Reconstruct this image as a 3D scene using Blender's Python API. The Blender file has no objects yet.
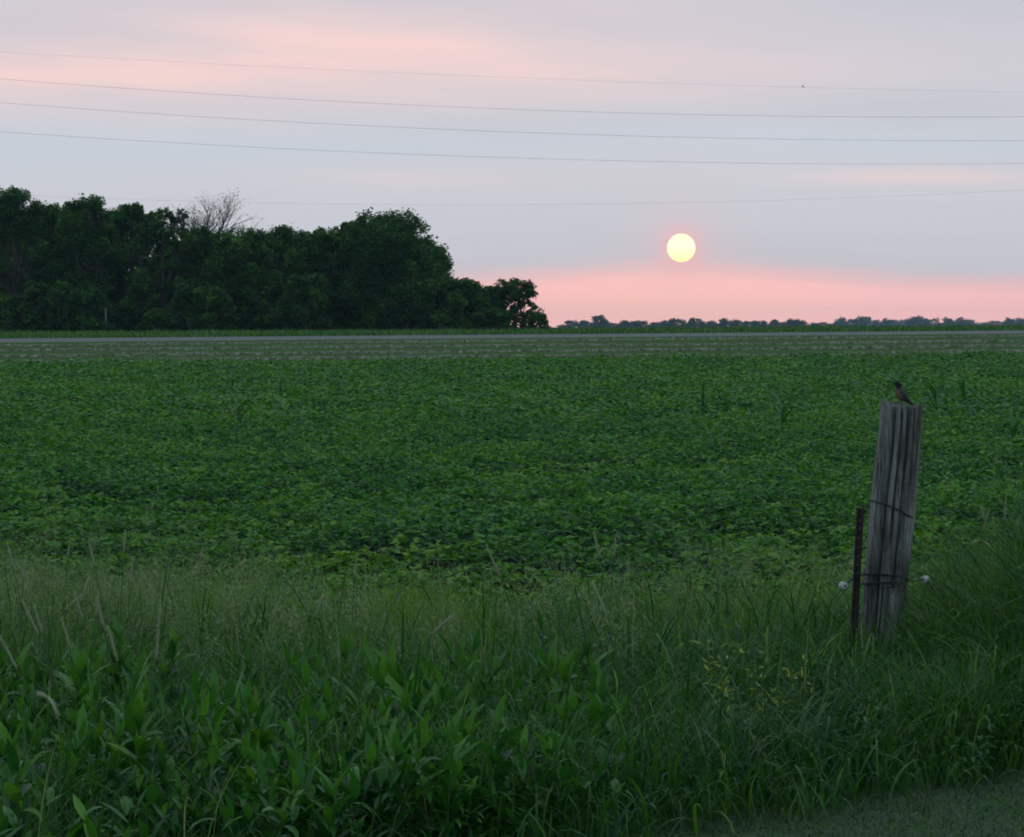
import bpy, math, random
import numpy as np
from mathutils import Vector, Matrix

SC = bpy.context.scene
COL = SC.collection
rng = np.random.default_rng(7)
random.seed(7)
PI = math.pi
F = 3135.0          # focal length in pixels of a 1024 px wide frame
EYE = 2.0           # eye height
HY = 325.0          # row of the true horizon
R = math.radians

# ------------------------------------------------------------------ colour
def s2l(c):
    o = []
    for v in c:
        v /= 255.0
        o.append(v / 12.92 if v <= .04045 else ((v + .055) / 1.055) ** 2.4)
    return tuple(o)

# ------------------------------------------------------------------ noise
def vnoise(x, y, seed=0):
    x = np.asarray(x, float); y = np.asarray(y, float)
    xi = np.floor(x).astype(np.int64); yi = np.floor(y).astype(np.int64)
    xf = x - xi; yf = y - yi
    xf = xf * xf * (3 - 2 * xf); yf = yf * yf * (3 - 2 * yf)
    def h(a, b):
        n = (a * 374761393 + b * 668265263 + seed * 1442695041) & 0xffffffff
        n = ((n ^ (n >> 13)) * 1274126177) & 0xffffffff
        n = n ^ (n >> 16)
        return (n & 0xffff) / 65535.0
    return (h(xi, yi) * (1 - xf) + h(xi + 1, yi) * xf) * (1 - yf) + (h(xi, yi + 1) * (1 - xf) + h(xi + 1, yi + 1) * xf) * yf

# ------------------------------------------------------------------ terrain
_D = np.array([-300, 0, 95, 120, 140, 180, 230, 300, 330, 600, 1000, 2000, 3000, 7000], float)
_Z = np.array([0, 0, 0, .10, .29, .60, .90, 1.25, 1.32, 1.0, .6, .1, -.5, -3], float)
def sstep(a, b, t):
    t = np.clip((np.asarray(t, float) - a) / (b - a), 0, 1)
    return t * t * (3 - 2 * t)
def gz(x, y):
    x = np.asarray(x, float); y = np.asarray(y, float)
    z = (np.interp(y, _D, _Z) + np.interp(y + 9, _D, _Z) + np.interp(y - 9, _D, _Z)) / 3
    z = z + .004 * np.clip(x, -70, 90) * sstep(100, 200, y) * (1 - sstep(400, 800, y))
    # bank to the right of the post
    z = z + .34 * np.exp(-(((x - 3.6) / 1.15) ** 2 + ((y - 16.6) / 1.9) ** 2))
    z = z + .03 * (vnoise(x * .8, y * .8, 3) - .5) * sstep(14, 16, y) * (1 - sstep(60, 90, y))
    return z
def lawn_edge(x):
    return 12.35 + (np.asarray(x, float) - .73) * .95

# ------------------------------------------------------------------ object helpers
def tag(o, label=None, cat=None, group=None, kind=None):
    if label: o['label'] = label
    if cat: o['category'] = cat
    if group: o['group'] = group
    if kind: o['kind'] = kind
    return o
def empty(name, loc, rz=0.0):
    o = bpy.data.objects.new(name, None); COL.objects.link(o)
    o.location = loc; o.rotation_euler = (0, 0, rz); o.empty_display_size = .1
    return o
def link(name, me, mat, parent=None):
    o = bpy.data.objects.new(name, me); COL.objects.link(o)
    if mat and not me.materials: me.materials.append(mat)
    if parent is not None: o.parent = parent
    return o
def copy_thing(root):
    c = root.copy(); COL.objects.link(c)
    for ch in [k for k in bpy.data.objects if k.parent == root]:
        d = ch.copy(); COL.objects.link(d); d.parent = c
    return c

class Soup:
    """collects many small polygons into one mesh"""
    def __init__(s):
        s.v = []; s.f = []; s.t = []; s.n = 0; s.c = []
    def add(s, V, faces, tone):
        # V (n,k,3); faces list of index tuples; tone (n,) or scalar
        V = np.asarray(V, float)
        n, k = V.shape[:2]
        base = s.n + np.arange(n)[:, None] * k
        for size in (3, 4):
            fs = [f for f in faces if len(f) == size]
            if fs:
                fa = np.array(fs)
                a = (base[:, :, None] + fa[None]).reshape(-1, size)
                s.f.append(a)
        s.v.append(V.reshape(-1, 3))
        tone = np.broadcast_to(np.asarray(tone, float).reshape(-1, 1) if np.ndim(tone) else tone, (n, k))
        s.c.append(tone.reshape(-1))
        s.n += n * k
    def mesh(s, name, smooth=True):
        me = bpy.data.meshes.new(name)
        V = np.concatenate(s.v).astype(np.float32)
        me.vertices.add(len(V)); me.vertices.foreach_set('co', V.ravel())
        loops = np.concatenate([a.ravel() for a in s.f]).astype(np.int32)
        tot = np.concatenate([np.full(len(a), a.shape[1], np.int32) for a in s.f])
        start = np.concatenate([[0], np.cumsum(tot)[:-1]]).astype(np.int32)
        me.loops.add(len(loops)); me.loops.foreach_set('vertex_index', loops)
        me.polygons.add(len(tot)); me.polygons.foreach_set('loop_start', start)
        try: me.polygons.foreach_set('loop_total', tot)
        except Exception: pass
        at = me.attributes.new('tone', 'FLOAT', 'POINT')
        at.data.foreach_set('value', np.concatenate(s.c).astype(np.float32))
        me.update(calc_edges=True)
        me.polygons.foreach_set('use_smooth', np.full(len(tot), smooth, bool))
        return me
    def build(s, name, mat, parent=None, smooth=True):
        return link(name, s.mesh(name, smooth), mat, parent)

def strips(s, P, head, L, W, p0, bend, nseg=4, prof='grass', fold=0.0, tone=.5, side=0.0):
    """n curved blades/leaves: P (n,3), head azimuth, length, half width, start pitch, total pitch change"""
    P = np.asarray(P, float); n = len(P)
    bc = lambda a: np.broadcast_to(np.asarray(a, float), (n,))
    head, L, W, p0, bend, side = map(bc, (head, L, W, p0, bend, side))
    cur = P.copy(); rows = []
    ts = np.linspace(0, 1, nseg + 1)
    for i, t in enumerate(ts):
        pit = p0 - bend * t ** 1.5
        hd = head + side * t
        d = np.stack([np.cos(hd) * np.cos(pit), np.sin(hd) * np.cos(pit), np.sin(pit)], -1)
        sd = np.stack([-np.sin(hd), np.cos(hd), np.zeros(n)], -1)
        nm = np.cross(d, sd)
        if i: cur = cur + d * (L / nseg)[:, None]
        if prof == 'grass': w = (1 - t ** 2.2) * (0.75 + .5 * t)
        elif prof == 'leaf': w = math.sin(PI * min(1, t ** .75 * 1.0)) if 0 < t < 1 else (.12 if t == 0 else 0)
        elif prof == 'oval': w = (math.sin(PI * t ** .8)) ** .7 if 0 < t < 1 else 0.05 if t == 0 else 0
        else: w = 1.0
        w = W * w
        if fold:
            rows += [cur - sd * w[:, None] + nm * (w * fold)[:, None], cur, cur + sd * w[:, None] + nm * (w * fold)[:, None]]
        else:
            rows += [cur - sd * w[:, None], cur + sd * w[:, None]]
    V = np.stack(rows, 1)
    k = 3 if fold else 2
    faces = []
    for i in range(nseg):
        for j in range(k - 1):
            a = i * k + j
            faces.append((a, a + 1, a + k + 1, a + k))
    s.add(V, faces, tone)
    return cur

def diamonds(s, P, head, pitch, roll, L, W, cup=.25, tone=.5):
    """small folded leaflets, 2 triangles each"""
    P = np.asarray(P, float); n = len(P)
    bc = lambda a: np.broadcast_to(np.asarray(a, float), (n,))
    head, pitch, roll, L, W = map(bc, (head, pitch, roll, L, W))
    f = np.stack([np.cos(head) * np.cos(pitch), np.sin(head) * np.cos(pitch), np.sin(pitch)], -1)
    sd = np.stack([-np.sin(head), np.cos(head), np.zeros(n)], -1)
    nm = np.cross(f, sd)
    s2 = sd * np.cos(roll)[:, None] + nm * np.sin(roll)[:, None]
    n2 = np.cross(f, s2)
    a = P
    t = P + f * L[:, None]
    m = P + f * (L * .45)[:, None] + n2 * (W * cup)[:, None]
    V = np.stack([a, m - s2 * W[:, None], t, m + s2 * W[:, None]], 1)
    s.add(V, [(0, 1, 2), (0, 2, 3)], tone)

def tube(s, pts, rad, ns=6, tone=.5, cap=True, sx=None):
    """one tube along points; rad list; sx optional list of sideways scale"""
    pts = [Vector(p) for p in pts]; n = len(pts)
    if not hasattr(rad, '__len__'): rad = [rad] * n
    V = []; prev = None
    for i, p in enumerate(pts):
        d = (pts[min(i + 1, n - 1)] - pts[max(i - 1, 0)]).normalized()
        if prev is None:
            ref = Vector((0, 1, 0)) if abs(d.y) < .9 else Vector((1, 0, 0))
            u = d.cross(ref).normalized()
        else:
            u = (prev - d * prev.dot(d)).normalized()
        prev = u; w = d.cross(u)
        for j in range(ns):
            a = 2 * PI * j / ns
            k = 1 if sx is None else sx[i]
            V.append(p + u * (math.cos(a) * rad[i]) + w * (math.sin(a) * rad[i] * k))
    faces = []
    for i in range(n - 1):
        for j in range(ns):
            a = i * ns + j; b = i * ns + (j + 1) % ns
            faces.append((a, b, b + ns, a + ns))
    if cap:
        V.append(pts[0]); V.append(pts[-1]); c0 = len(V) - 2
        for j in range(ns):
            faces.append((c0, (j + 1) % ns, j)); e = (n - 1) * ns
            faces.append((c0 + 1, e + j, e + (j + 1) % ns))
    s.add(np.array([[tuple(v) for v in V]]), faces, tone)

# ------------------------------------------------------------------ materials
def new_mat(name):
    m = bpy.data.materials.new(name); m.use_nodes = True
    nt = m.node_tree; nt.nodes.clear()
    out = nt.nodes.new('ShaderNodeOutputMaterial')
    return m, nt, out
def ramp(nt, stops, fac=None, interp='LINEAR'):
    r = nt.nodes.new('ShaderNodeValToRGB'); cr = r.color_ramp; cr.interpolation = interp
    while len(cr.elements) > 1: cr.elements.remove(cr.elements[-1])
    cr.elements[0].position = stops[0][0]; cr.elements[0].color = (*stops[0][1], 1)
    for p, c in stops[1:]:
        e = cr.elements.new(p); e.color = (*c, 1)
    if fac is not None: nt.links.new(fac, r.inputs[0])
    return r.outputs[0]
def leaf_mat(name, stops, rough=.5, transl=.3, spec=.4):
    m, nt, out = new_mat(name); N = nt.nodes; L = nt.links
    at = N.new('ShaderNodeAttribute'); at.attribute_name = 'tone'
    c = ramp(nt, stops, at.outputs['Fac'])
    p = N.new('ShaderNodeBsdfPrincipled'); p.inputs['Roughness'].default_value = rough
    p.inputs['Specular IOR Level'].default_value = spec
    L.new(c, p.inputs['Base Color'])
    t = N.new('ShaderNodeBsdfTranslucent')
    mx = N.new('ShaderNodeMix'); mx.data_type = 'RGBA'; mx.blend_type = 'MULTIPLY'; mx.inputs[0].default_value = 1
    L.new(c, mx.inputs[6]); mx.inputs[7].default_value = (1.3, 1.25, .6, 1)
    L.new(mx.outputs[2], t.inputs['Color'])
    ms = N.new('ShaderNodeMixShader'); ms.inputs[0].default_value = transl
    L.new(p.outputs[0], ms.inputs[1]); L.new(t.outputs[0], ms.inputs[2]); L.new(ms.outputs[0], out.inputs['Surface'])
    return m
def noise_mat(name, stops, scale=(1, 1, 1), nscale=5, detail=6, rough=.8, bump=0, bscale=None, coord='Object', spec=.3, metallic=0):
    m, nt, out = new_mat(name); N = nt.nodes; L = nt.links
    tc = N.new('ShaderNodeTexCoord'); mp = N.new('ShaderNodeMapping'); mp.inputs['Scale'].default_value = scale
    L.new(tc.outputs[coord], mp.inputs['Vector'])
    nz = N.new('ShaderNodeTexNoise'); nz.inputs['Scale'].default_value = nscale; nz.inputs['Detail'].default_value = detail
    L.new(mp.outputs[0], nz.inputs['Vector'])
    c = ramp(nt, stops, nz.outputs['Fac'])
    p = N.new('ShaderNodeBsdfPrincipled'); p.inputs['Roughness'].default_value = rough
    p.inputs['Specular IOR Level'].default_value = spec; p.inputs['Metallic'].default_value = metallic
    L.new(c, p.inputs['Base Color'])
    if bump:
        n2 = N.new('ShaderNodeTexNoise'); n2.inputs['Scale'].default_value = bscale or nscale * 3; n2.inputs['Detail'].default_value = 5
        L.new(mp.outputs[0], n2.inputs['Vector'])
        b = N.new('ShaderNodeBump'); b.inputs['Strength'].default_value = bump; b.inputs['Distance'].default_value = .02
        L.new(n2.outputs['Fac'], b.inputs['Height']); L.new(b.outputs[0], p.inputs['Normal'])
    L.new(p.outputs[0], out.inputs['Surface'])
    return m

M = {}
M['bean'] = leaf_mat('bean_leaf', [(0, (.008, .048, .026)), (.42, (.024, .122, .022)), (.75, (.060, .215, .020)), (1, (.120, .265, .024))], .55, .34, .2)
M['tree'] = leaf_mat('tree_leaf', [(0, (.014, .050, .018)), (.5, (.032, .105, .022)), (1, (.085, .20, .026))], .6, .28, .1)
M['fartree'] = leaf_mat('far_tree_leaf', [(0, (.02, .04, .022)), (1, (.045, .08, .03))], .6, .2, .2)
M['grass'] = leaf_mat('grass_blade', [(0, (.008, .048, .016)), (.5, (.026, .112, .017)), (.85, (.078, .195, .018)), (1, (.14, .23, .03))], .50, .34, .22)
M['lawn'] = leaf_mat('lawn_blade', [(0, (.016, .050, .022)), (.6, (.034, .080, .036)), (1, (.10, .140, .070))], .6, .25)
M['weed'] = leaf_mat('weed_leaf', [(0, (.008, .056, .018)), (.5, (.030, .140, .020)), (1, (.090, .25, .022))], .42, .34, .25)
M['dry'] = leaf_mat('dry_seed_head', [(0, (.17, .20, .12)), (.5, (.28, .32, .20)), (1, (.50, .54, .38))], .8, .2, .1)
M['panicle'] = leaf_mat('panicle', [(0, (.055, .125, .045)), (.5, (.12, .20, .085)), (1, (.27, .31, .17))], .7, .3, .2)
M['yellow'] = leaf_mat('yellow_leaf', [(0, (.05, .15, .02)), (.5, (.13, .22, .02)), (1, (.30, .36, .03))], .5, .3)
M['corn'] = leaf_mat('corn_leaf', [(0, (.018, .085, .022)), (1, (.035, .15, .022))], .4, .3)
M['ground'] = noise_mat('ground_green', [(.3, (.028, .065, .018)), (.7, (.055, .11, .03))], nscale=.35, bump=.4, bscale=8, spec=0, rough=1)
M['soil'] = noise_mat('field_soil', [(.3, (.008, .014, .006)), (.7, (.020, .028, .010))], nscale=3, bump=.5, bscale=20, spec=0, rough=1)
M['hay'] = noise_mat('mown_hay_field', [(.25, (.040, .085, .026)), (.5, (.055, .105, .034)), (.75, (.085, .13, .05))], scale=(.12, 1, 1), nscale=.35, bump=.5, bscale=12, spec=0, rough=1)
M['windrow'] = leaf_mat('cut_hay', [(0, (.14, .175, .12)), (.5, (.205, .24, .18)), (1, (.28, .31, .24))], .8, .15, .2)
M['asphalt'] = noise_mat('road_surface', [(.3, (.10, .11, .115)), (.7, (.14, .15, .155))], nscale=2, bump=.2, rough=.9, spec=.1)
M['gravel'] = noise_mat('road_gravel', [(.3, (.10, .12, .10)), (.7, (.15, .17, .14))], nscale=8, bump=.5, rough=.9, spec=.1)
M['bark'] = noise_mat('bark', [(.3, (.05, .042, .035)), (.7, (.12, .105, .09))], scale=(4, 4, .6), nscale=4, bump=.6)
M['greybark'] = noise_mat('bare_twig', [(.3, (.045, .042, .042)), (.7, (.085, .08, .078))], nscale=4)
M['stem'] = noise_mat('green_stem', [(.3, (.03, .07, .02)), (.7, (.06, .12, .03))], nscale=8)
M['wire'] = noise_mat('dark_wire', [(.3, (.012, .013, .014)), (.7, (.035, .03, .028))], nscale=60, rough=.6, metallic=.3)
M['cable'] = noise_mat('power_cable', [(.3, (.10, .10, .11)), (.7, (.14, .14, .15))], nscale=3, rough=.5)
M['rust'] = noise_mat('rusty_steel', [(.3, (.018, .015, .015)), (.6, (.034, .026, .024)), (.8, (.055, .040, .034))], nscale=25, bump=.4, rough=.85)
M['porcelain'] = noise_mat('white_porcelain', [(.35, (.20, .22, .21)), (.6, (.50, .52, .50))], nscale=30, rough=.25, spec=.5)
M['hole'] = noise_mat('dark_bore', [(.3, (.01, .01, .01)), (.7, (.02, .02, .02))], nscale=30)
M['sleeve'] = noise_mat('pale_sleeve', [(.3, (.10, .115, .11)), (.7, (.15, .16, .155))], nscale=5)

# weathered wood
def wood_mat():
    m, nt, out = new_mat('weathered_wood'); N = nt.nodes; L = nt.links
    tc = N.new('ShaderNodeTexCoord')
    def nz(scale, sc, det=8, rough=.6):
        mp = N.new('ShaderNodeMapping'); mp.inputs['Scale'].default_value = sc
        L.new(tc.outputs['Object'], mp.inputs['Vector'])
        n = N.new('ShaderNodeTexNoise'); n.inputs['Scale'].default_value = scale
        n.inputs['Detail'].default_value = det; n.inputs['Roughness'].default_value = rough
        L.new(mp.outputs[0], n.inputs['Vector']); return n.outputs['Fac']
    grain = nz(62, (1, 1, .06), 10, .72); patch = nz(9, (1, 1, .25), 4); spots = nz(34, (1, 1, .35), 4)
    c1 = ramp(nt, [(.30, (.03, .031, .028)), (.42, (.15, .158, .143)), (.56, (.25, .265, .245)), (.72, (.42, .44, .41))], grain)
    c2 = ramp(nt, [(.36, (.40, .38, .34)), (.55, (1, 1, 1)), (.75, (1.0, 1.02, 1.05))], patch)
    mx = N.new('ShaderNodeMix'); mx.data_type = 'RGBA'; mx.blend_type = 'MULTIPLY'; mx.inputs[0].default_value = 1
    L.new(c1, mx.inputs[6]); L.new(c2, mx.inputs[7])
    c3 = ramp(nt, [(.30, (.35, .33, .30)), (.38, (1, 1, 1))], spots)
    m3 = N.new('ShaderNodeMix'); m3.data_type = 'RGBA'; m3.blend_type = 'MULTIPLY'; m3.inputs[0].default_value = .8
    L.new(mx.outputs[2], m3.inputs[6]); L.new(c3, m3.inputs[7])
    p = N.new('ShaderNodeBsdfPrincipled'); p.inputs['Roughness'].default_value = .9; p.inputs['Specular IOR Level'].default_value = .15
    L.new(m3.outputs[2], p.inputs['Base Color'])
    b = N.new('ShaderNodeBump'); b.inputs['Strength'].default_value = 1.0; b.inputs['Distance'].default_value = .010
    L.new(grain, b.inputs['Height']); L.new(b.outputs[0], p.inputs['Normal'])
    L.new(p.outputs[0], out.inputs['Surface']); return m
M['wood'] = wood_mat()

# ------------------------------------------------------------------ camera
cam_d = bpy.data.cameras.new('camera'); cam = bpy.data.objects.new('camera', cam_d); COL.objects.link(cam)
cam.location = (0, 0, EYE)
cam_d.sensor_fit = 'HORIZONTAL'; cam_d.sensor_width = 36
cam_d.lens = F / 1024 * 36
PITCH = math.atan((418.5 - HY) / F)
cam.rotation_euler = (PI / 2 - PITCH, 0, 0)
cam_d.clip_start = .1; cam_d.clip_end = 60000
SC.camera = cam
def P3(px, py, D):
    return Vector(((px - 512) / F * D, D, EYE + (HY - py) / F * D))

# ------------------------------------------------------------------ world
SUN_AZ = math.atan((681 - 512) / F); SUN_EL = math.atan((HY - 248) / F)
w = bpy.data.worlds.new('World'); SC.world = w; w.use_nodes = True
nt = w.node_tree; nt.nodes.clear(); N = nt.nodes; L = nt.links
wo = N.new('ShaderNodeOutputWorld')
tc = N.new('ShaderNodeTexCoord'); sep = N.new('ShaderNodeSeparateXYZ'); L.new(tc.outputs['Generated'], sep.inputs[0])
def mth(op, a, b=None, c=None, clamp=False):
    n = N.new('ShaderNodeMath'); n.operation = op; n.use_clamp = clamp
    for i, v in enumerate((a, b, c)):
        if v is None: continue
        if isinstance(v, (int, float)): n.inputs[i].default_value = v
        else: L.new(v, n.inputs[i])
    return n.outputs[0]
X, Y, Z = sep.outputs
az = mth('MULTIPLY', mth('ARCTAN2', X, Y), 57.29578)
el = mth('MULTIPLY', mth('ARCSINE', Z), 57.29578)
def gauss(ca, ce, sa, se):
    u = mth('DIVIDE', mth('SUBTRACT', az, ca), sa); v = mth('DIVIDE', mth('SUBTRACT', el, ce), se)
    return mth('EXPONENT', mth('MULTIPLY', mth('ADD', mth('MULTIPLY', u, u), mth('MULTIPLY', v, v)), -1))
comb = N.new('ShaderNodeCombineXYZ')
L.new(mth('ADD', mth('MULTIPLY', az, .16), mth('MULTIPLY', el, .25)), comb.inputs[0]); L.new(mth('ADD', mth('MULTIPLY', el, 1.1), mth('MULTIPLY', az, .03)), comb.inputs[1])
nz = N.new('ShaderNodeTexNoise'); nz.inputs['Scale'].default_value = 1; nz.inputs['Detail'].default_value = 5; nz.inputs['Roughness'].default_value = .5
L.new(comb.outputs[0], nz.inputs['Vector'])
streak = mth('SUBTRACT', nz.outputs['Fac'], .5)
comb2 = N.new('ShaderNodeCombineXYZ')
L.new(mth('MULTIPLY', az, .5), comb2.inputs[0]); L.new(mth('MULTIPLY', el, 5.5), comb2.inputs[1])
nz2 = N.new('ShaderNodeTexNoise'); nz2.inputs['Scale'].default_value = 1; nz2.inputs['Detail'].default_value = 4
L.new(comb2.outputs[0], nz2.inputs['Vector'])
fine = mth('SUBTRACT', nz2.outputs['Fac'], .5)
# top edge of the pink band dips away from the sun
dsun = mth('DIVIDE', mth('SUBTRACT', az, 3.1), 3.2)
dip = mth('MULTIPLY', mth('SUBTRACT', 1.0, mth('EXPONENT', mth('MULTIPLY', mth('MULTIPLY', dsun, dsun), -1))), .30)
el2 = mth('ADD', mth('ADD', el, dip), mth('MULTIPLY', fine, .22))
fac = mth('DIVIDE', el2, 8.0, clamp=True)
base = ramp(nt, [(0, tuple(1.3 * v for v in s2l((253, 186, 180)))), (.06, tuple(1.2 * v for v in s2l((254, 190, 185)))), (.105, tuple(1.12 * v for v in s2l((252, 193, 192)))), (.124, s2l((244, 198, 199))), (.150, s2l((212, 202, 209))),
                 (.17, s2l((203, 203, 212))), (.24, s2l((203, 207, 216))), (.33, s2l((206, 209, 218))), (.44, s2l((202, 211, 222))),
                 (.53, s2l((208, 210, 219))), (.75, s2l((210, 207, 216))), (1, s2l((200, 202, 212)))], fac)
def mixc(a, b, f, mode='MIX'):
    n = N.new('ShaderNodeMix'); n.data_type = 'RGBA'; n.blend_type = mode
    for s_, v in ((0, f), (6, a), (7, b)):
        if isinstance(v, (int, float)): n.inputs[s_].default_value = v
        elif isinstance(v, tuple): n.inputs[s_].default_value = (*v, 1)
        else: L.new(v, n.inputs[s_])
    return n.outputs[2]
# pink cloud veils
pk = mth('ADD', mth('ADD', gauss(-2.6, 5.1, 5.0, .85), mth('MULTIPLY', gauss(-8.0, 4.55, 5.0, .6), 1.15)), mth('MULTIPLY', gauss(2.0, 4.45, 4.0, .45), .65))
pk = mth('ADD', pk, mth('ADD', mth('MULTIPLY', gauss(8.0, 2.70, 2.2, .16), .9), mth('MULTIPLY', gauss(-1.5, 2.7, 3.5, .2), .3)))
pk = mth('MULTIPLY', pk, mth('ADD', .62, mth('MULTIPLY', streak, 2.0)), clamp=True)
c = mixc(base, s2l((247, 216, 214)), pk)
# blue-grey veils
bl = mth('ADD', gauss(7.5, 3.95, 3.0, .35), mth('MULTIPLY', gauss(8.5, 5.9, 4, .6), .9))
bl = mth('MULTIPLY', mth('ADD', bl, mth('MULTIPLY', gauss(1.0, 3.75, 3.0, .3), .5)), .6, clamp=True)
c = mixc(c, s2l((192, 200, 212)), bl)
st2 = mth('ADD', 1.0, mth('ADD', mth('MULTIPLY', streak, .07), mth('MULTIPLY', fine, .03)))
vm = N.new('ShaderNodeVectorMath'); vm.operation = 'SCALE'; L.new(c, vm.inputs[0]); L.new(st2, vm.inputs['Scale']); c = vm.outputs[0]
# right side slightly greyer low down
# glow round the sun (scattering in the air)
sd = Vector((math.sin(SUN_AZ) * math.cos(SUN_EL), math.cos(SUN_AZ) * math.cos(SUN_EL), math.sin(SUN_EL)))
g1 = gauss(math.degrees(SUN_AZ), math.degrees(SUN_EL), .33, .33)
g2 = gauss(math.degrees(SUN_AZ), math.degrees(SUN_EL), .9, .8)
c = mixc(c, s2l((255, 182, 184)), mth('MULTIPLY', g1, 1.0, clamp=True))
c = mixc(c, s2l((240, 195, 200)), mth('MULTIPLY', g2, .35))
c = mixc(c, tuple(1.15 * v for v in s2l((255, 196, 178))), mth('MULTIPLY', gauss(2.6, .25, 3.0, .55), .6))
# rest of the dome: blue-grey zenith, darker east
up = ramp(nt, [(0, s2l((200, 206, 218))), (.25, tuple(1.3 * v for v in s2l((203, 212, 228)))), (1, tuple(1.45 * v for v in s2l((200, 214, 236))))], mth('DIVIDE', mth('SUBTRACT', el, 8), 82, clamp=True))
c = mixc(c, up, mth('DIVIDE', mth('SUBTRACT', el, 6.5), 5, clamp=True))
east = tuple(1.25 * v for v in s2l((168, 184, 204)))
mr = N.new('ShaderNodeMapRange'); mr.interpolation_type = 'SMOOTHSTEP'
mr.inputs['From Min'].default_value = .75; mr.inputs['From Max'].default_value = -.35
L.new(Y, mr.inputs['Value'])
c = mixc(c, east, mr.outputs[0])
bg = N.new('ShaderNodeBackground'); L.new(c, bg.inputs['Color']); bg.inputs['Strength'].default_value = .96
sky = N.new('ShaderNodeTexSky'); sky.sky_type = 'NISHITA'; sky.sun_disc = False
sky.sun_elevation = SUN_EL; sky.sun_rotation = SUN_AZ; sky.dust_density = 2.5
bg2 = N.new('ShaderNodeBackground'); L.new(sky.outputs[0], bg2.inputs['Color']); bg2.inputs['Strength'].default_value = .0015
ad = N.new('ShaderNodeAddShader'); L.new(bg.outputs[0], ad.inputs[0]); L.new(bg2.outputs[0], ad.inputs[1])
L.new(ad.outputs[0], wo.inputs['Surface'])

# sun lamp: a weak, reddened sun just above the horizon
sl = bpy.data.lights.new('sun_light', 'SUN'); sl.energy = .06; sl.angle = R(.53); sl.color = (1, .70, .50)
so = bpy.data.objects.new('sun_light', sl); COL.objects.link(so)
so.rotation_euler = (-sd).to_track_quat('-Z', 'Y').to_euler(); so.location = (0, 0, 40)

# the sun's disc: a glowing sphere far beyond the air
import bmesh
DS = 26000.0
bm = bmesh.new(); bmesh.ops.create_uvsphere(bm, u_segments=64, v_segments=40, radius=14.1 / F * DS)
me = bpy.data.meshes.new('sun'); bm.to_mesh(me); bm.free()
for p in me.polygons: p.use_smooth = True
m, nt_, out = new_mat('sun_glow')
tcx = nt_.nodes.new('ShaderNodeTexCoord'); sx_ = nt_.nodes.new('ShaderNodeSeparateXYZ'); nt_.links.new(tcx.outputs['Generated'], sx_.inputs[0])
cc = ramp(nt_, [(0, (1.0, .88, .36)), (.3, (1.0, .98, .52)), (.6, (1, 1, .66)), (1, (1, 1, .58))], sx_.outputs[2])
em = nt_.nodes.new('ShaderNodeEmission'); em.inputs['Strength'].default_value = 1.28
nt_.links.new(cc, em.inputs['Color']); nt_.links.new(em.outputs[0], out.inputs['Surface'])
m.cycles.emission_sampling = 'NONE'; o = link('sun', me, m); o.location = P3(681, 248, DS)
tag(o, 'glowing pale yellow setting sun above the pink band of sky', 'sun')

# ------------------------------------------------------------------ ground
def sheet(name, mat, xs, ys, dz=0.0, fn=None):
    XX, YY = np.meshgrid(xs, ys)
    if fn: XX, YY = fn(XX, YY)
    ZZ = gz(XX, YY) + dz
    V = np.stack([XX, YY, ZZ], -1).reshape(1, -1, 3)
    nx, ny = len(xs), len(ys)
    i = np.arange(ny - 1)[:, None] * nx + np.arange(nx - 1)[None]
    fa = np.stack([i, i + 1, i + nx + 1, i + nx], -1).reshape(-1, 4)
    me = bpy.data.meshes.new(name)
    me.from_pydata(V[0].tolist(), [], fa.tolist()); me.update()
    me.polygons.foreach_set('use_smooth', np.ones(len(fa), bool))
    o = link(name, me, mat); o['kind'] = 'structure'; return o
xa = np.concatenate([np.arange(0, 8, .3), np.geomspace(8, 4800, 70)]); xs = np.concatenate([-xa[:0:-1], xa])
ys = np.concatenate([np.linspace(-200, 0, 9)[:-1], np.arange(0, 30, .4), np.geomspace(30, 6000, 190)])
sheet('ground', M['ground'], xs, ys)
# soil under the bean rows
def bean_near(x): return 21.2 + .75 * np.clip(-x, 0, 40) + .1 * np.clip(x, 0, 40) + 1.6 * (vnoise(np.asarray(x) * .55 + 3, np.asarray(x) * 0, 15) - .5)
def bean_far(x): return 134.5 + .46 * x
def fn_field(XX, YY):
    t = YY
    return XX, bean_near(XX) + (bean_far(XX) - bean_near(XX)) * t
sheet('field_soil', M['soil'], np.linspace(-46, 46, 60), np.linspace(0, 1, 90) ** 1.5, .03, fn_field)
# mown hay field between the beans and the road
def road_y(x): return 249 + .50 * x
def fn_hay(XX, YY):
    a = bean_far(XX) + .5; b = road_y(XX) - 6.5
    return XX, a + (b - a) * YY
sheet('hay_field', M['hay'], np.linspace(-110, 130, 60), np.linspace(0, 1, 50), .035, fn_hay)
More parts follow.
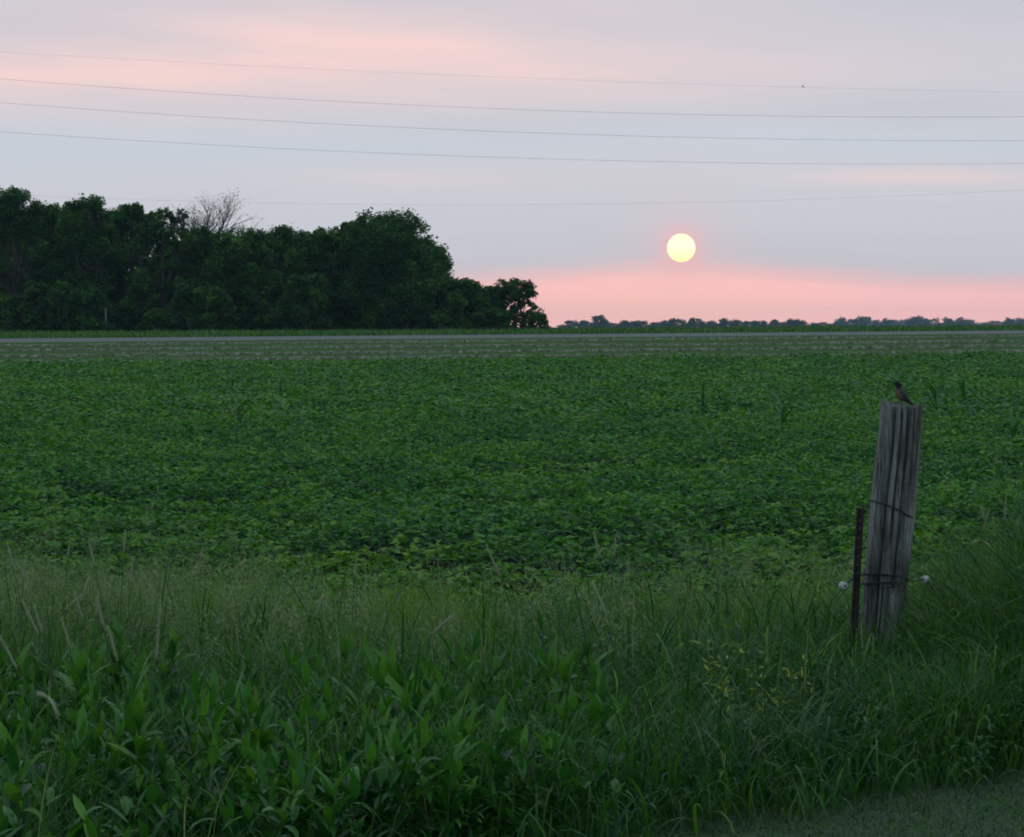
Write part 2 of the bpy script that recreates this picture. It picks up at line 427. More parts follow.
# road on a low bank
def road():
    s = Soup(); g = Soup()
    x_ = np.linspace(-200, 260, 180)
    cx = x_; cy = road_y(x_)
    nrm = np.array([-.50, 1]) / math.hypot(.50, 1)
    def strip(so_, offs):
        rows = []
        for (o_, h) in offs:
            X_ = cx + nrm[0] * o_; Y_ = cy + nrm[1] * o_
            rows.append(np.stack([X_, Y_, gz(cx, cy) + h], -1))
        V = np.stack(rows, 1)   # n,k,3
        n, k = V.shape[:2]
        fs = []
        for i in range(n - 1):
            for j in range(k - 1):
                a = i * k + j; fs.append((a, a + k, a + k + 1, a + 1))
        so_.add(V.reshape(1, -1, 3), fs, .5)
    strip(s, [(-3.0, .20), (-1.5, .23), (0, .25), (1.5, .23), (3.0, .20)])
    strip(g, [(-6.5, -.35), (-4.9, .05), (-4.0, .16), (-3.0, .194)]); strip(g, [(3.0, .194), (4.4, .15), (8, -.4)])
    a = s.build('road', M['asphalt']); a['kind'] = 'structure'
    b = g.build('road_shoulder', M['gravel']); b['kind'] = 'structure'
road()

# ------------------------------------------------------------------ bean crop
RA = R(-7)
def beans():
    s = Soup()
    def region(y0, y1, dens, size, tri):
        hw = lambda y: y * .163 * 1.18 + 1.2
        n = int(dens * (y1 - y0) * 2 * hw(y1))
        y = rng.uniform(y0, y1, n); x = rng.uniform(-1, 1, n) * hw(y1)
        k = (np.abs(x) < hw(y)); x = x[k]; y = y[k]
        e = .9 * (vnoise(x * .9, y * .3, 11) - .5) * 2
        k = (y > bean_near(x) + e) & (y < bean_far(x) + e * .5); x = x[k]; y = y[k]
        v = -x * math.sin(RA) + y * math.cos(RA); u = x * math.cos(RA) + y * math.sin(RA)
        row = np.cos(2 * PI * (v + .35 * (vnoise(u * .4, v * .4, 71) - .5)) / 1.0)
        pl = vnoise(u * 1.9, np.round(v / 1.0) * 7.3, 5)                   # plants along the row
        big = vnoise(u * .45, v * 1.0, 8) * .55 + vnoise(u * 1.3, v * 2.0, 18) * .45
        gap = sstep(.40, .24, big)                                          # stunted patches where the canopy is still open
        swell = vnoise(u * .30, v * .62, 44) * .65 + vnoise(u * .8, v * 1.1, 45) * .35
        h = .32 + .11 * row + .18 * (pl - .5) + .16 * (big - .5) + .26 * (swell - .5) - .08 * gap
        h *= .55 + .45 * sstep(0, 3.0, y - bean_near(x))
        keep = rng.random(len(x)) < np.clip(.72 + .30 * row + .5 * (big - .45), .25, 1)
        x, y, h, row, big, pl, gap = (a[keep] for a in (x, y, h, row, big, pl, gap))
        n = len(x)
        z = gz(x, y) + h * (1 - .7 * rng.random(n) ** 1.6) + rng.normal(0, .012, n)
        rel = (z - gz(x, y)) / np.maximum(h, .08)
        tone = np.clip(.46 + .5 * (vnoise(x * .9, y * .9, 33) - .5) + 1.15 * (rel - .80) + rng.normal(0, .17, n) + .22 * (1 - sstep(0, 3, y - bean_near(x))), 0, 1)  # lower, older leaves darker; shade of the canopy hollows painted in too
        P = np.stack([x, y, z], -1)
        hd = rng.uniform(0, 2 * PI, n)
        sz = size * rng.uniform(.7, 1.25, n)
        if tri:
            for da in (-1.15, 0, 1.15):
                m_ = len(x)
                pit = rng.normal(-.12, .30, m_)
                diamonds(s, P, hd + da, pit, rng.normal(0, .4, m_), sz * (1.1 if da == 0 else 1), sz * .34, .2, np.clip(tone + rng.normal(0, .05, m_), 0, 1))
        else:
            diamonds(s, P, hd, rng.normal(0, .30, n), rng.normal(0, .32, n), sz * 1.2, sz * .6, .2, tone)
    region(19, 34, 400, .060, True)
    region(34, 55, 220, .064, True)
    region(55, 90, 190, .085, False)
    region(90, 165, 95, .11, False)
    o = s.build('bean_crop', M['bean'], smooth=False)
    tag(o, 'broad green field of low leafy bean plants', 'crop', kind='stuff')
beans()

# ------------------------------------------------------------------ volunteer corn
def corn_meshes(seed):
    r_ = np.random.default_rng(seed); st = Soup(); lf = Soup()
    h = .62
    tube(st, [(0, 0, 0), (.01, 0, h * .5), (0, .01, h)], [.014, .012, .008], 6)
    for i in range(9):
        z = .08 + h * .95 * i / 9
        a = PI * (i % 2) + r_.normal(.3, .35)
        strips(lf, [(0, 0, z)], a, r_.uniform(.35, .55), .040, R(r_.uniform(68, 84)), R(r_.uniform(25, 90)), 6, 'leaf', .35, r_.uniform(.2, .9))
    return st.mesh('stalk'), lf.mesh('leaves')
corn_list = [(936, 405, 1.35, 'dark bushy corn plant in the bean field right of the perched bird'), (963, 392, 1.15, 'pale upright corn plant in the beans, far right of the wooden post'),
             (782, 419, 1.15, 'single corn plant in the beans left of the wooden post'), (851, 388, 1.0, 'small corn plant in the beans just left of the post top'),
             (703, 399, 1.0, 'corn plant low in the beans directly beneath the setting sun'), (993, 352, 1.1, 'farthest corn plant at the right end of the bean field edge'),
             (872, 355, .9, 'corn plant near the far bean field edge above the post'), (1014, 436, 1.0, 'corn plant in the beans at the right side of the photo'),
             (238, 420, 1.25, 'tall corn plant alone in the left part of the bean field'), (339, 388, 1.05, 'corn plant in the beans beneath the tallest rounded tree'),
             (280, 391, .95, 'small corn plant in the far beans on the left, second from the tall one'), (172, 405, .9, 'leftmost small corn plant in the bean field'),
             (757, 366, .9, 'tiny corn plant at the far side of the beans right of the sun')]
cm = [corn_meshes(i) for i in range(3)]
for i, (px, py, sc, lab) in enumerate(corn_list):
    D = 1.45 * F / (py + 4 - HY)
    for _ in range(12):
        x = (px - 512) / F * D; D = (EYE - float(gz(x, D)) - .42) * F / (py + 2 - HY)
    x = (px - 512) / F * D
    rt = empty('corn_plant', (x, D, float(gz(x, D))), i * 1.1); sc *= .82; rt.scale = (sc, sc, sc)
    tag(rt, lab, 'corn plant', 'corn plants sprouting among the beans')
    link('stalk', cm[i % 3][0], M['stem'], rt); link('leaves', cm[i % 3][1], M['corn'], rt)

# ------------------------------------------------------------------ hay windrows
wl = ['pale cut-hay windrow nearest the bean field', 'second pale hay windrow from the beans', 'middle hay windrow of the mown field', 'fourth hay windrow from the beans', 'farthest hay windrow just before the road']
for i, t in enumerate((.0, .13, .30, .52, .80)):
    s = Soup(); n = 52000
    x = rng.uniform(-56, 72, n)
    yc = bean_far(x) + 5 + (road_y(x) - 14 - bean_far(x)) * t + 2.2 * (vnoise(x * .07, x * 0 + i, 4) - .5) * 2
    dens = vnoise(x * .25, x * 0 + 3 * i, 6) * .6 + vnoise(x * 1.1, x * 0 + 3 * i, 16) * .4
    k = rng.random(n) < .62 + .6 * (dens - .35); x = x[k]; yc = yc[k]; dens = dens[k]; n = len(x)
    wd = (1.3, 1.8, 2.2, 2.7, 3.0)[i]
    off = rng.normal(0, .5, n) * wd
    off = off * (.7 + .6 * dens)
    h = (.02 + .07 * dens) * np.exp(-(off / wd) ** 2)
    P = np.stack([x, yc + off, gz(x, yc + off) + .04 + h * rng.random(n)], -1)
    diamonds(s, P, rng.normal(0, .7, n) + rng.choice([0, PI], n), rng.normal(.04, .12, n), rng.normal(0, .3, n), rng.uniform(.15, .34, n), .07, .2, np.clip(rng.normal(.5, .25, n), 0, 1))
    o = s.build('hay_windrow', M['windrow'], smooth=False)
    tag(o, wl[i], 'windrow', 'windrows of cut hay across the mown field')

# green strip of uncut grass along the hay and the road
def fringe():
    s = Soup()
    n = 52000
    x = rng.uniform(-62, 70, n); t = rng.random(n)
    y = road_y(x) + 8.5 + t * 50
    L_ = rng.uniform(.3, .75, n) * (.7 + .6 * vnoise(x * .5, y * .5, 3))
    strips(s, np.stack([x, y, gz(x, y)], -1), rng.uniform(0, 2 * PI, n), L_, .05, R(82), R(40), 2, 'grass', 0, np.clip(rng.normal(.55, .25, n), 0, 1))
    # unmown edge between beans and hay
    n = 9000
    x = rng.uniform(-40, 46, n); y = bean_far(x) + rng.normal(.6, .7, n)
    strips(s, np.stack([x, y, gz(x, y)], -1), rng.uniform(0, 2 * PI, n), rng.uniform(.25, .5, n), .03, R(80), R(50), 2, 'grass', 0, np.clip(rng.normal(.75, .2, n), 0, 1))
    o = s.build('verge_grass', M['grass'], smooth=False)
    tag(o, 'uncut green grass along the far road and field edge', 'grass', kind='stuff')
fringe()

# ------------------------------------------------------------------ trees
def branch_tube(s, p, d, L_, r0, depth, tips, bendy=.25, kids=(2, 3), shrink=.72, spread=.6):
    pts = [p]; rad = [r0]; cur = p.copy(); dd = d.copy(); n = 4
    for i in range(n):
        dd = (dd + Vector((random.gauss(0, bendy), random.gauss(0, bendy), random.gauss(.04, bendy * .6))) * .5).normalized()
        cur = cur + dd * (L_ / n); pts.append(cur.copy()); rad.append(r0 * (1 - .38 * (i + 1) / n))
    tube(s, pts, rad, 5 if depth > 1 else 4, cap=False)
    tips.append((cur.copy(), depth))
    if depth <= 0: return
    for k in range(random.randint(*kids)):
        j = random.choice([2, 3, 4])
        a = random.uniform(0, 2 * PI); q = Vector((math.cos(a), math.sin(a), random.uniform(-.1, .5)))
        nd = (dd + q * spread * random.uniform(.6, 1.2)).normalized()
        branch_tube(s, pts[j], nd, L_ * shrink * random.uniform(.8, 1.15), rad[j] * .62, depth - 1, tips, bendy, kids, shrink, spread)

def make_tree(name, px, ytop, wpx, D, label, nleaf=26000, leaf=.27, low=.02, lobes=20, open_=0.0, group=None, cat='tree', lean=0.0, lobe_r=(.34, .50), mat='tree', depthf=.8, tone_=0.0):
    x0 = (px - 512) / F * D; zg = float(gz(x0, D)); h = EYE + (HY - ytop) / F * D - zg
    W = wpx / F * D / 2 * (1.18 if wpx > 54 and cat == 'tree' else 1.0)
    rt = empty(name, (x0, D, zg)); tag(rt, label, cat, group)
    # wood
    s = Soup(); tips = []
    th = h * (.30 if low > .1 else .22)
    r0 = max(.10, h * .022)
    tube(s, [(0, 0, -.2), (lean * .1, 0, th * .5), (lean * .25, 0, th)], [r0 * 1.35, r0, r0 * .85], 8, cap=False)
    lob = []
    for i in range(lobes):
        # lobes spread over an egg-shaped envelope
        u = (i + .5) / lobes; zz = low + (1 - low) * (u ** .85)
        env = math.sin(PI * min(1, max(0, .26 + .66 * zz))) ** .6
        a = i * 2.399 + random.uniform(-.5, .5); rr = env * random.uniform(.45, .82)
        lr = random.uniform(*lobe_r) * min(W, h * .5) * (1 - .25 * (zz > .8))
        c_ = Vector((math.cos(a) * rr * W + lean * zz, math.sin(a) * rr * W * depthf, min(zz * h, h - lr * .80)))
        c_.z = max(c_.z, lr * .7); c_ += Vector((random.uniform(-.1, .1) * W, 0, 0))
        lob.append((c_, lr))
        st = Vector((lean * .25, 0, th * random.uniform(.75, 1)))
        mid = st.lerp(c_, .5) + Vector((0, 0, -.06 * h))
        tube(s, [st, mid, c_], [r0 * .5, r0 * .32, r0 * .12], 5, cap=False)
        for _ in range(4):
            q = Vector(np.random.default_rng(random.randrange(1 << 30)).normal(0, 1, 3)).normalized() * lr * .9
            tube(s, [mid.lerp(c_, .6), c_ + q], [r0 * .13, r0 * .05], 4, cap=False)
    # one lobe at the very top
    lr = .36 * min(W, h * .5); lob.append((Vector((lean, 0, h - lr * .85)), lr))
    for a in (.4, 2.5, 4.4): lob.append((Vector((lean + math.cos(a) * W * .42, math.sin(a) * W * .42, h * random.uniform(.80, .90) - lr * .6)), lr * 1.05))
    s.build('trunk', M['bark'], rt)
    # crown: leaves packed in uneven clumps through each lobe
    s = Soup()
    vol = np.array([l[1] ** 2 for l in lob]); vol = vol / vol.sum()
    for (c_, lr), fr in zip(lob, vol):
        n = int(nleaf * fr); nc = max(9, int(34 * (1 - .6 * open_)))
        q = rng.normal(0, 1, (nc, 3)); q /= np.linalg.norm(q, axis=1)[:, None]
        q *= rng.uniform(.5, .92, (nc, 1)) * lr
        q[:, 2] *= .8
        idx = rng.integers(0, nc, n)
        loc = q[idx] + np.clip(rng.normal(0, 1, (n, 3)), -1.7, 1.7) * lr * (.16 - .02 * open_) * rng.uniform(.6, 1.3, nc)[idx][:, None]
        P = loc + np.array(c_)
        P[:, 2] = np.maximum(P[:, 2], .15 + rng.random(n) * .5)
        tn = random.uniform(-.26, .26) + tone_ + rng.normal(0, .16, nc)[idx] + rng.normal(0, .14, n) + .50
        diamonds(s, P, rng.uniform(0, 2 * PI, n), rng.normal(0, .5, n), rng.normal(0, .5, n), leaf * rng.uniform(.7, 1.3, n), leaf * .42, .2, np.clip(tn, 0, 1))
    s.build('crown', M[mat], rt, smooth=False)
    return rt

near = [
 # px, ytop, w, D, label, kwargs
 (-22, 186, 120, 318, 'dark leafy tree cut by the left edge of the photo', {}),
 (14, 188, 66, 305, 'dark tree with a knobbly pointed top near the left edge', {}),
 (47, 204, 62, 312, 'lower dark tree in the dip between two taller crowns at left', {}),
 (86, 195, 70, 303, 'tall dark tree with a broad double top, left part of the wood', {}),
 (128, 203, 56, 308, 'dark round-topped tree left of the crown with sky gaps', {'open_': .3}),
 (163, 207, 70, 302, 'gappy tree with patches of sky showing, left of the bare tree', {'open_': 1, 'nleaf': 13000, 'lobe_r': (.26, .38)}),
 (196, 228, 56, 306, 'low dark tree directly under the bare twiggy crown', {}),
 (240, 229, 62, 300, 'rounded lighter green tree just right of the bare tree', {'tone_': .16}),
 (281, 226, 64, 306, 'lighter green tree with a flat top in the middle of the wood', {'tone_': .16}),
 (318, 229, 60, 300, 'dark green tree left of the biggest rounded tree', {'tone_': .16}),
 (350, 222, 46, 312, 'tree with a ragged spiky top behind the biggest rounded tree', {'open_': .5}),
 (388, 211, 92, 299, 'biggest rounded tree, tallest at the right end of the wood', {'lobes': 26, 'nleaf': 42000}),
 (425, 246, 60, 303, 'dark tree on the right shoulder of the biggest rounded tree', {}),
 (462, 278, 50, 300, 'small bushy tree where the wood steps down to the right', {'nleaf': 11000, 'leaf': .3}),
 (489, 286, 40, 303, 'small dark tree second from the right end of the wood', {'nleaf': 9000, 'leaf': .28}),
 (516, 278, 54, 298, 'small open tree with sky gaps, last at the right end', {'open_': 1, 'nleaf': 6500, 'leaf': .27, 'lobe_r': (.26, .40), 'low': .1}),
]
for (px, yt, wp, D, lab, kw) in near:
    make_tree('leafy_tree', px, yt, wp, D, lab, group='trees of the dark wood behind the road', **kw)
# trees deeper in the wood
deep = [(30, 206, 90, 330), (68, 203, 90, 333), (112, 207, 90, 334), (185, 240, 80, 330), (222, 242, 80, 334), (262, 234, 90, 330), (300, 233, 90, 332), (338, 230, 90, 332), (405, 232, 90, 322)]
for (px, yt, wp, D) in deep:
    yt += 3
    make_tree('leafy_tree', px, yt, wp, D, 'dark tree deeper in the wood, half hidden behind the front row', nleaf=15000, leaf=.42, lobes=20, group='trees deep in the wood')
# understorey shrubs at the foot of the wood
for i, px in enumerate(range(-14, 470, 25)):
    D = 293 + (i * 7 % 9)
    make_tree('shrub', px + random.uniform(-5, 5), random.uniform(262, 311), random.uniform(30, 56), D, 'dark leafy shrub at the foot of the wood', nleaf=4200, leaf=.32, lobes=10, low=.02, group='shrubs along the foot of the wood', cat='shrub')
for px, yt, wp, lab in ((484, 308, 44, 'low shrub under the small trees at the right end of the wood'), (505, 311, 34, 'low shrub left of the last small open tree'), (538, 312, 24, 'wispy reddish shrub at the very right end of the wood')):
    make_tree('shrub', px, yt, wp, 294, lab, nleaf=1500, leaf=.25, lobes=7, low=.02, cat='shrub', open_=.6)

# bare tree
random.seed(21)
D = 309; x0 = (200 - 512) / F * D; zg = float(gz(x0, D)); rt = empty('bare_tree', (x0, D, zg))
tag(rt, 'nearly leafless tree with fine grey twigs above the wood', 'tree')
s = Soup(); tips = []
tube(s, [(0, 0, -.1), (.15, 0, 3), (.1, .1, 6.2)], [.28, .22, .17], 8, cap=False)
for a, sp in ((.1, .45), (1.3, .5), (2.9, .62), (4.0, .4), (5.2, .55), (.2, .75), (3.3, .2), (1.0, .15)):
    d = Vector((math.cos(a) * sp, math.sin(a) * sp, 1)).normalized()
    branch_tube(s, Vector((.1, .1, 6.0 - random.random())), d, 3.5, .21, 4, tips, .18, (3, 4), .70, .5)
V = np.concatenate([v for v in s.v]); top = V[:, 2].max(); k = (EYE + (HY - 187) / F * D - zg) / top
for i in range(len(s.v)): s.v[i][:, 2] *= k; s.v[i][:, :2] *= 1.35
# keep every branch and twig no thinner than it needs
s.build('trunk', M['greybark'], rt)
s2 = Soup(); tp = np.array([tuple(t[0]) for t in tips if t[1] <= 1]); tp[:, 2] *= k; tp[:, :2] *= 1.35
tp = tp[rng.random(len(tp)) < .35]; n = len(tp) * 3
Pp = np.repeat(tp, 3, 0) + rng.normal(0, .22, (n, 3))
diamonds(s2, Pp, rng.uniform(0, 6.3, n), rng.normal(0, .5, n), rng.normal(0, .5, n), .16, .06, .2, rng.uniform(.2, .8, n))
s2.build('crown', M['tree'], rt, smooth=False)

# far tree lines
random.seed(5)
def far_tree(px, ytop, wpx, D, label, group):
    x0 = (px - 512) / F * D; zg = float(gz(x0, D)); h = EYE + (HY - ytop) / F * D - zg; W = wpx / F * D / 2
    rt = empty('distant_tree', (x0, D, zg)); tag(rt, label, 'tree', group)
    s = Soup(); tube(s, [(0, 0, -.5), (0, 0, h * .3), (0, 0, h * .6)], [h * .03, h * .022, h * .012], 6, cap=False); s.build('trunk', M['bark'], rt)
    s = Soup(); nl = 11
    for i in range(nl):
        c_ = np.array([random.uniform(-.62, .62) * W, random.uniform(-.5, .5) * W, h * (.16 if i % 3 == 1 else random.uniform(.2, .72))])
        if i == 0: c_ = np.array([random.uniform(-.2, .2) * W, 0, h * .72])
        n = 130; q = rng.normal(0, 1, (n, 3)); q /= np.linalg.norm(q, axis=1)[:, None]
        P = c_ + q * rng.uniform(.3, 1, (n, 1)) * np.array([W * .5, W * .45, h * .28])
        P[:, 2] = np.maximum(P[:, 2], .2)
        diamonds(s, P, rng.uniform(0, 6.3, n), rng.normal(0, .5, n), rng.normal(0, .5, n), h * .16, h * .075, .2, rng.uniform(0, 1, n))
    s.build('crown', M['fartree'], rt, smooth=False)
far_tree(600, 315, 16, 2200, 'rounded distant tree standing above the treeline left of the sun', None)
far_tree(562, 324, 14, 2250, 'low distant tree at the left end of the far treeline', None)
px = 572
while px < 832:
    wpx = random.uniform(11, 20); yt = 320.3 + random.uniform(-1.2, 2.4) - (2.2 if random.random() < .15 else 0) - 1.2 * math.exp(-((px - 722) / 40) ** 2)
    if 815 < px: yt += 1
    far_tree(px, yt, wpx, 2200 + random.uniform(-40, 60), 'distant dark tree in the far treeline beneath the sun', 'trees of the far treeline beneath the sun')
    px += wpx * .62
px = 842
while px < 1060:
    wpx = random.uniform(15, 26); yt = 318.3 + random.uniform(-1.8, 2.4) - (1.5 if random.random() < .15 else 0) + (1.5 if px > 985 else 0) - 2.0 * math.exp(-((px - 940) / 12) ** 2) - 1.2 * math.exp(-((px - 870) / 14) ** 2)
    far_tree(px, yt, wpx, 3300 + random.uniform(-60, 100), 'hazy blue distant tree in the far treeline at right', 'hazy trees of the far treeline at right')
    px += wpx * .55

# pale marker post at the foot of the wood
D = 289; x0 = (106 - 512) / F * D; zg = float(gz(x0, D)); rt = empty('marker_post', (x0, D, zg)); tag(rt, 'thin pale marker post in front of the dark wood', 'post')
hh = EYE + (HY - 308) / F * D - zg
s = Soup(); tube(s, [(0, 0, -.2), (0, 0, hh * .5), (0, 0, hh * .98)], [.05, .05, .045], 10); s.build('post', M['bark'], rt)
s = Soup(); tube(s, [(0, 0, hh * .52), (0, 0, hh * .54), (0, 0, hh * .99), (0, 0, hh)], [.065, .075, .075, .06], 12); s.build('sleeve', M['sleeve'], rt)

# ------------------------------------------------------------------ power lines
lines = [
 ('faint topmost power line across the sky', 96, .0016, [(0, 53), (256, 66), (512, 79), (802, 88), (1024, 93)]),
 ('second power line from the top across the sky', 80, .0027, [(0, 80), (200, 93), (512, 110), (760, 117), (1024, 117)]),
 ('third power line from the top across the sky', 80, .0027, [(0, 103), (256, 121), (512, 132), (800, 140), (1024, 141)]),
 ('fourth power line from the top, lowest of the dark ones', 80, .0027, [(0, 132), (256, 148), (512, 158), (800, 164), (1024, 164)]),
 ('faintest and lowest power line, passing just above the trees', 110, .0020, [(-60, 192), (240, 202.5), (512, 205), (800, 200), (1024, 190)])]
for lab, D, r_, pp in lines:
    a = np.array(pp, float); co = np.polyfit(a[:, 0], a[:, 1], 2)
    pts = []
    for px in np.linspace(-700, 1700, 97):
        pts.append(P3(px, float(np.polyval(co, px)), D))
    s = Soup(); tube(s, pts, r_, 6); o = s.build('power_line', M['cable'])
    tag(o, lab, 'power line', 'power lines crossing the sky')
    if lab.startswith('faint topmost'): top_co = co
# speck of a bird on the topmost line
def loft_bird_small():
    s = Soup(); c_ = P3(802, float(np.polyval(top_co, 802)), 96) + Vector((0, 0, .045))
    tube(s, [c_ + Vector((-.07, 0, .045)), c_ + Vector((-.055, 0, .055)), c_ + Vector((-.03, 0, .04)), c_, c_ + Vector((.04, 0, -.03)), c_ + Vector((.11, 0, -.085))], [.004, .022, .026, .038, .022, .008], 10)
    s.v[0] = (s.v[0] - np.array(c_)) * .5 + np.array(c_) - np.array([0, 0, .02])
    o = s.build('small_bird', M['wire']); tag(o, 'tiny dark bird perched on the topmost power line', 'bird')
loft_bird_small()

# ------------------------------------------------------------------ fence post
DP = 17.0; U = DP / F    # metres per pixel at the post
base_c = P3(876, 652, DP); topc = P3(902, 407, DP)
zb = float(gz(base_c.x, DP))
axis = (topc - base_c)
def post_r(t): return np.interp(t, [-.3, 0, .3, .6, .85, 1, 1.2], [15.5, 16.5, 20.2, 22.6, 21.2, 20.0, 20.0])
def post():
    root = empty('fence_post', (base_c.x, DP, zb)); tag(root, 'thick grey weathered wooden fence post leaning right in tall grass', 'fence post')
    na, nz_ = 360, 220
    th = np.linspace(0, 2 * PI, na, endpoint=False)
    # camera side is -Y: angle -pi/2
    cs, sn = np.cos(th), np.sin(th)
    sq = (np.abs(cs) ** 3.0 + np.abs(sn) ** 3.0) ** (-1 / 3.0)    # squarish round
    r_g = np.random.default_rng(3)
    # vertical checks (cracks): angle, half width, depth, z from, z to
    cracks = []
    for i in range(90):
        z0_ = r_g.uniform(-.1, .95); cracks.append((r_g.uniform(0, 2 * PI), r_g.uniform(.012, .036), r_g.uniform(.003, .010), z0_, z0_ + r_g.uniform(.12, .6)))
    # deep ones on the face seen in the photo
    cracks += [(-PI / 2 - .50, .075, .055, .08, 1.1), (-PI / 2 - .08, .055, .035, .50, 1.1), (-PI / 2 + .30, .06, .040, .35, 1.1), (-PI / 2 + .62, .05, .026, .6, 1.1), (-PI / 2 - .22, .045, .028, -.1, .42),
               (-PI / 2 - .85, .025, .014, .2, .8), (-PI / 2 + .1, .03, .014, .0, .5), (-PI / 2 + .85, .028, .012, .1, .9)]
    zt = np.linspace(0, 1, nz_)
    V = []
    H = topc.z - base_c.z
    low_ext = .25
    for t in zt:
        r0 = float(post_r(t)) * .97
        r = sq * r0 * U
        r = r * (1 + .03 * np.sin(th * 2 + 1 + t) + .02 * np.sin(5 * th + 3 * t) + .006 * np.sin(17 * th + 5 * t))
        wob = .022 * math.sin(t * 9) + .012 * math.sin(t * 23 + 1)
        for (a, wd, dp, z0, z1) in cracks:
            e = np.clip((t - z0) / .05, 0, 1) * np.clip((z1 - t) / .05, 0, 1)
            d = (th - a - wob - .03 * math.sin(t * 5 + a) + PI) % (2 * PI) - PI
            r = r - dp * e * np.exp(-(d / wd) ** 2)
        r = r + .0035 * (vnoise(th * 9, t * 9 + 0 * th, 12) - .5) * 2 + .0016 * (vnoise(th * 30, t * 40 + 0 * th, 2) - .5) * 2 + .0016 * (vnoise(th * 60, t * 5 + 0 * th, 9) - .5)
        # ragged, slanting top: left side taller
        topz = (1.6 - (cs * 20) * .20 + 3.4 * (vnoise(th * 5, 0 * th, 5) - .5) * 2 + 4.4 * (vnoise(th * 14, 0 * th, 15) - .5) * 2 - 3.5 * np.exp(-((((th + PI / 2 + .45 + PI) % (2 * PI)) - PI) / .16) ** 2)) * U
        c_ = base_c.lerp(topc, t)
        tt = t ** 24
        x = c_.x + r * cs; y = c_.y + r * sn * .92
        z = (c_.z - low_ext * (1 - t)) + topz * tt
        V.append(np.stack([x, y, z + 0 * x], -1))
    V = [v for v in V]
    # inner top rings, sinking a little like rotted end grain
    last = V[-1]; cen = last.mean(0)
    for k in (.93, .80, .6, .4, .2, .05):
        q = cen + (last - cen) * k
        q[:, 2] = last[:, 2] * .5 + cen[2] * .5 - .012 * (1 - k) + .008 * (vnoise(th * 9, 0 * th + k * 9, 6) - .5)
        V.append(q)
    n = len(V)
    VV = np.stack(V).reshape(-1, 3) - np.array([base_c.x, DP, zb])
    fa = []
    for i in range(n - 1):
        for j in range(na):
            a = i * na + j; b = i * na + (j + 1) % na
            fa.append((a, b, b + na, a + na))
    s = Soup(); s.add(VV[None], fa, .5); s.build('post_body', M['wood'], root)
    def loop(pts, rad, name, mat='wire'):
        s = Soup(); tube(s, [Vector(p) - Vector((base_c.x, DP, zb)) for p in pts], rad, 8); return s.build(name, M[mat], root)
    # upper wire loop: slants down to the right, loose end
    pts = []
    def around(py_l, py_r, a0, a1, off, n=40):
        out = []
        for i in range(n):
            a = a0 + (a1 - a0) * i / (n - 1)
            cx = math.cos(a); sy = math.sin(a)
            q = (abs(cx) ** 3 + abs(sy) ** 3) ** (-1 / 3)
            py = py_l + (py_r - py_l) * (cx + 1) / 2
            t = (652 - py) / 245
            c_ = base_c.lerp(topc, t); rr = float(post_r(t)) * U * q + off
            z = EYE + (HY - py) / F * DP
            out.append(Vector((c_.x + rr * cx, c_.y + rr * sy * .92, z)))
        return out
    up_ = around(501, 520, PI * .95, 2 * PI + .1, .004)
    for i, p in enumerate(up_): p.z += .022 * math.sin(PI * i / len(up_)) ** 1 * (1 if p.x < topc.x else .6)
    up_ += [up_[-1] + Vector((.012, -.01, -.02)), up_[-1] + Vector((.022, -.02, -.05))]
    loop(up_, .0045, 'wire_loop')
    loop(around(573, 575, 0, 2 * PI, .004), .004, 'wire_loop')
    loop(around(583, 580, 0, 2 * PI, .005), .0045, 'wire_loop')
    return root
post()
# rusty steel stake beside it
def stake():
    a = P3(853.5, 655, DP - .14); b = P3(860.5, 508, DP - .11)
    rt = empty('steel_stake', (a.x, a.y, zb)); tag(rt, 'rusty brown steel stake standing left of the wooden post', 'stake')
    s = Soup(); w_ = 3.9 * U; t_ = .006
    o0 = Vector((a.x, a.y, zb))
    prof = [(-w_, 0), (w_, 0), (w_, -t_), (t_ * .5, -t_), (t_ * .5, -w_ * 1.1), (-t_ * .5, -w_ * 1.1), (-t_ * .5, -t_), (-w_, -t_)]
    # T section, turned a little
    ca, sa = math.cos(.35), math.sin(.35)
    rows = []
    for t in np.linspace(0, 1, 14):
        c_ = a.lerp(b, t) - o0
        if t == 0: c_.z = -.2
        for (u, v) in prof:
            rows.append((c_.x + u * ca - v * sa, c_.y + u * sa + v * ca, c_.z))
    k = len(prof); fa = []
    for i in range(13):
        for j in range(k):
            p = i * k + j; q = i * k + (j + 1) % k; fa.append((p, q, q + k, p + k))
    e = 13 * k
    fa += [(e, e + 1, e + 2, e + 7), (e + 3, e + 4, e + 5, e + 6), (e + 2, e + 3, e + 6, e + 7)]
    s.add(np.array([rows]), fa, .5); s.build('shaft', M['rust'], rt, smooth=False)
    for i in range(7):
        s = Soup(); t = .55 + i * .06; c_ = a.lerp(b, t) - o0
        tube(s, [c_ + Vector((-.004, -.045, -.006)), c_ + Vector((.0, -.052, .0)), c_ + Vector((.0, -.045, .008))], [.006, .008, .005], 6)
        s.build('stud', M['rust'], rt)
stake()
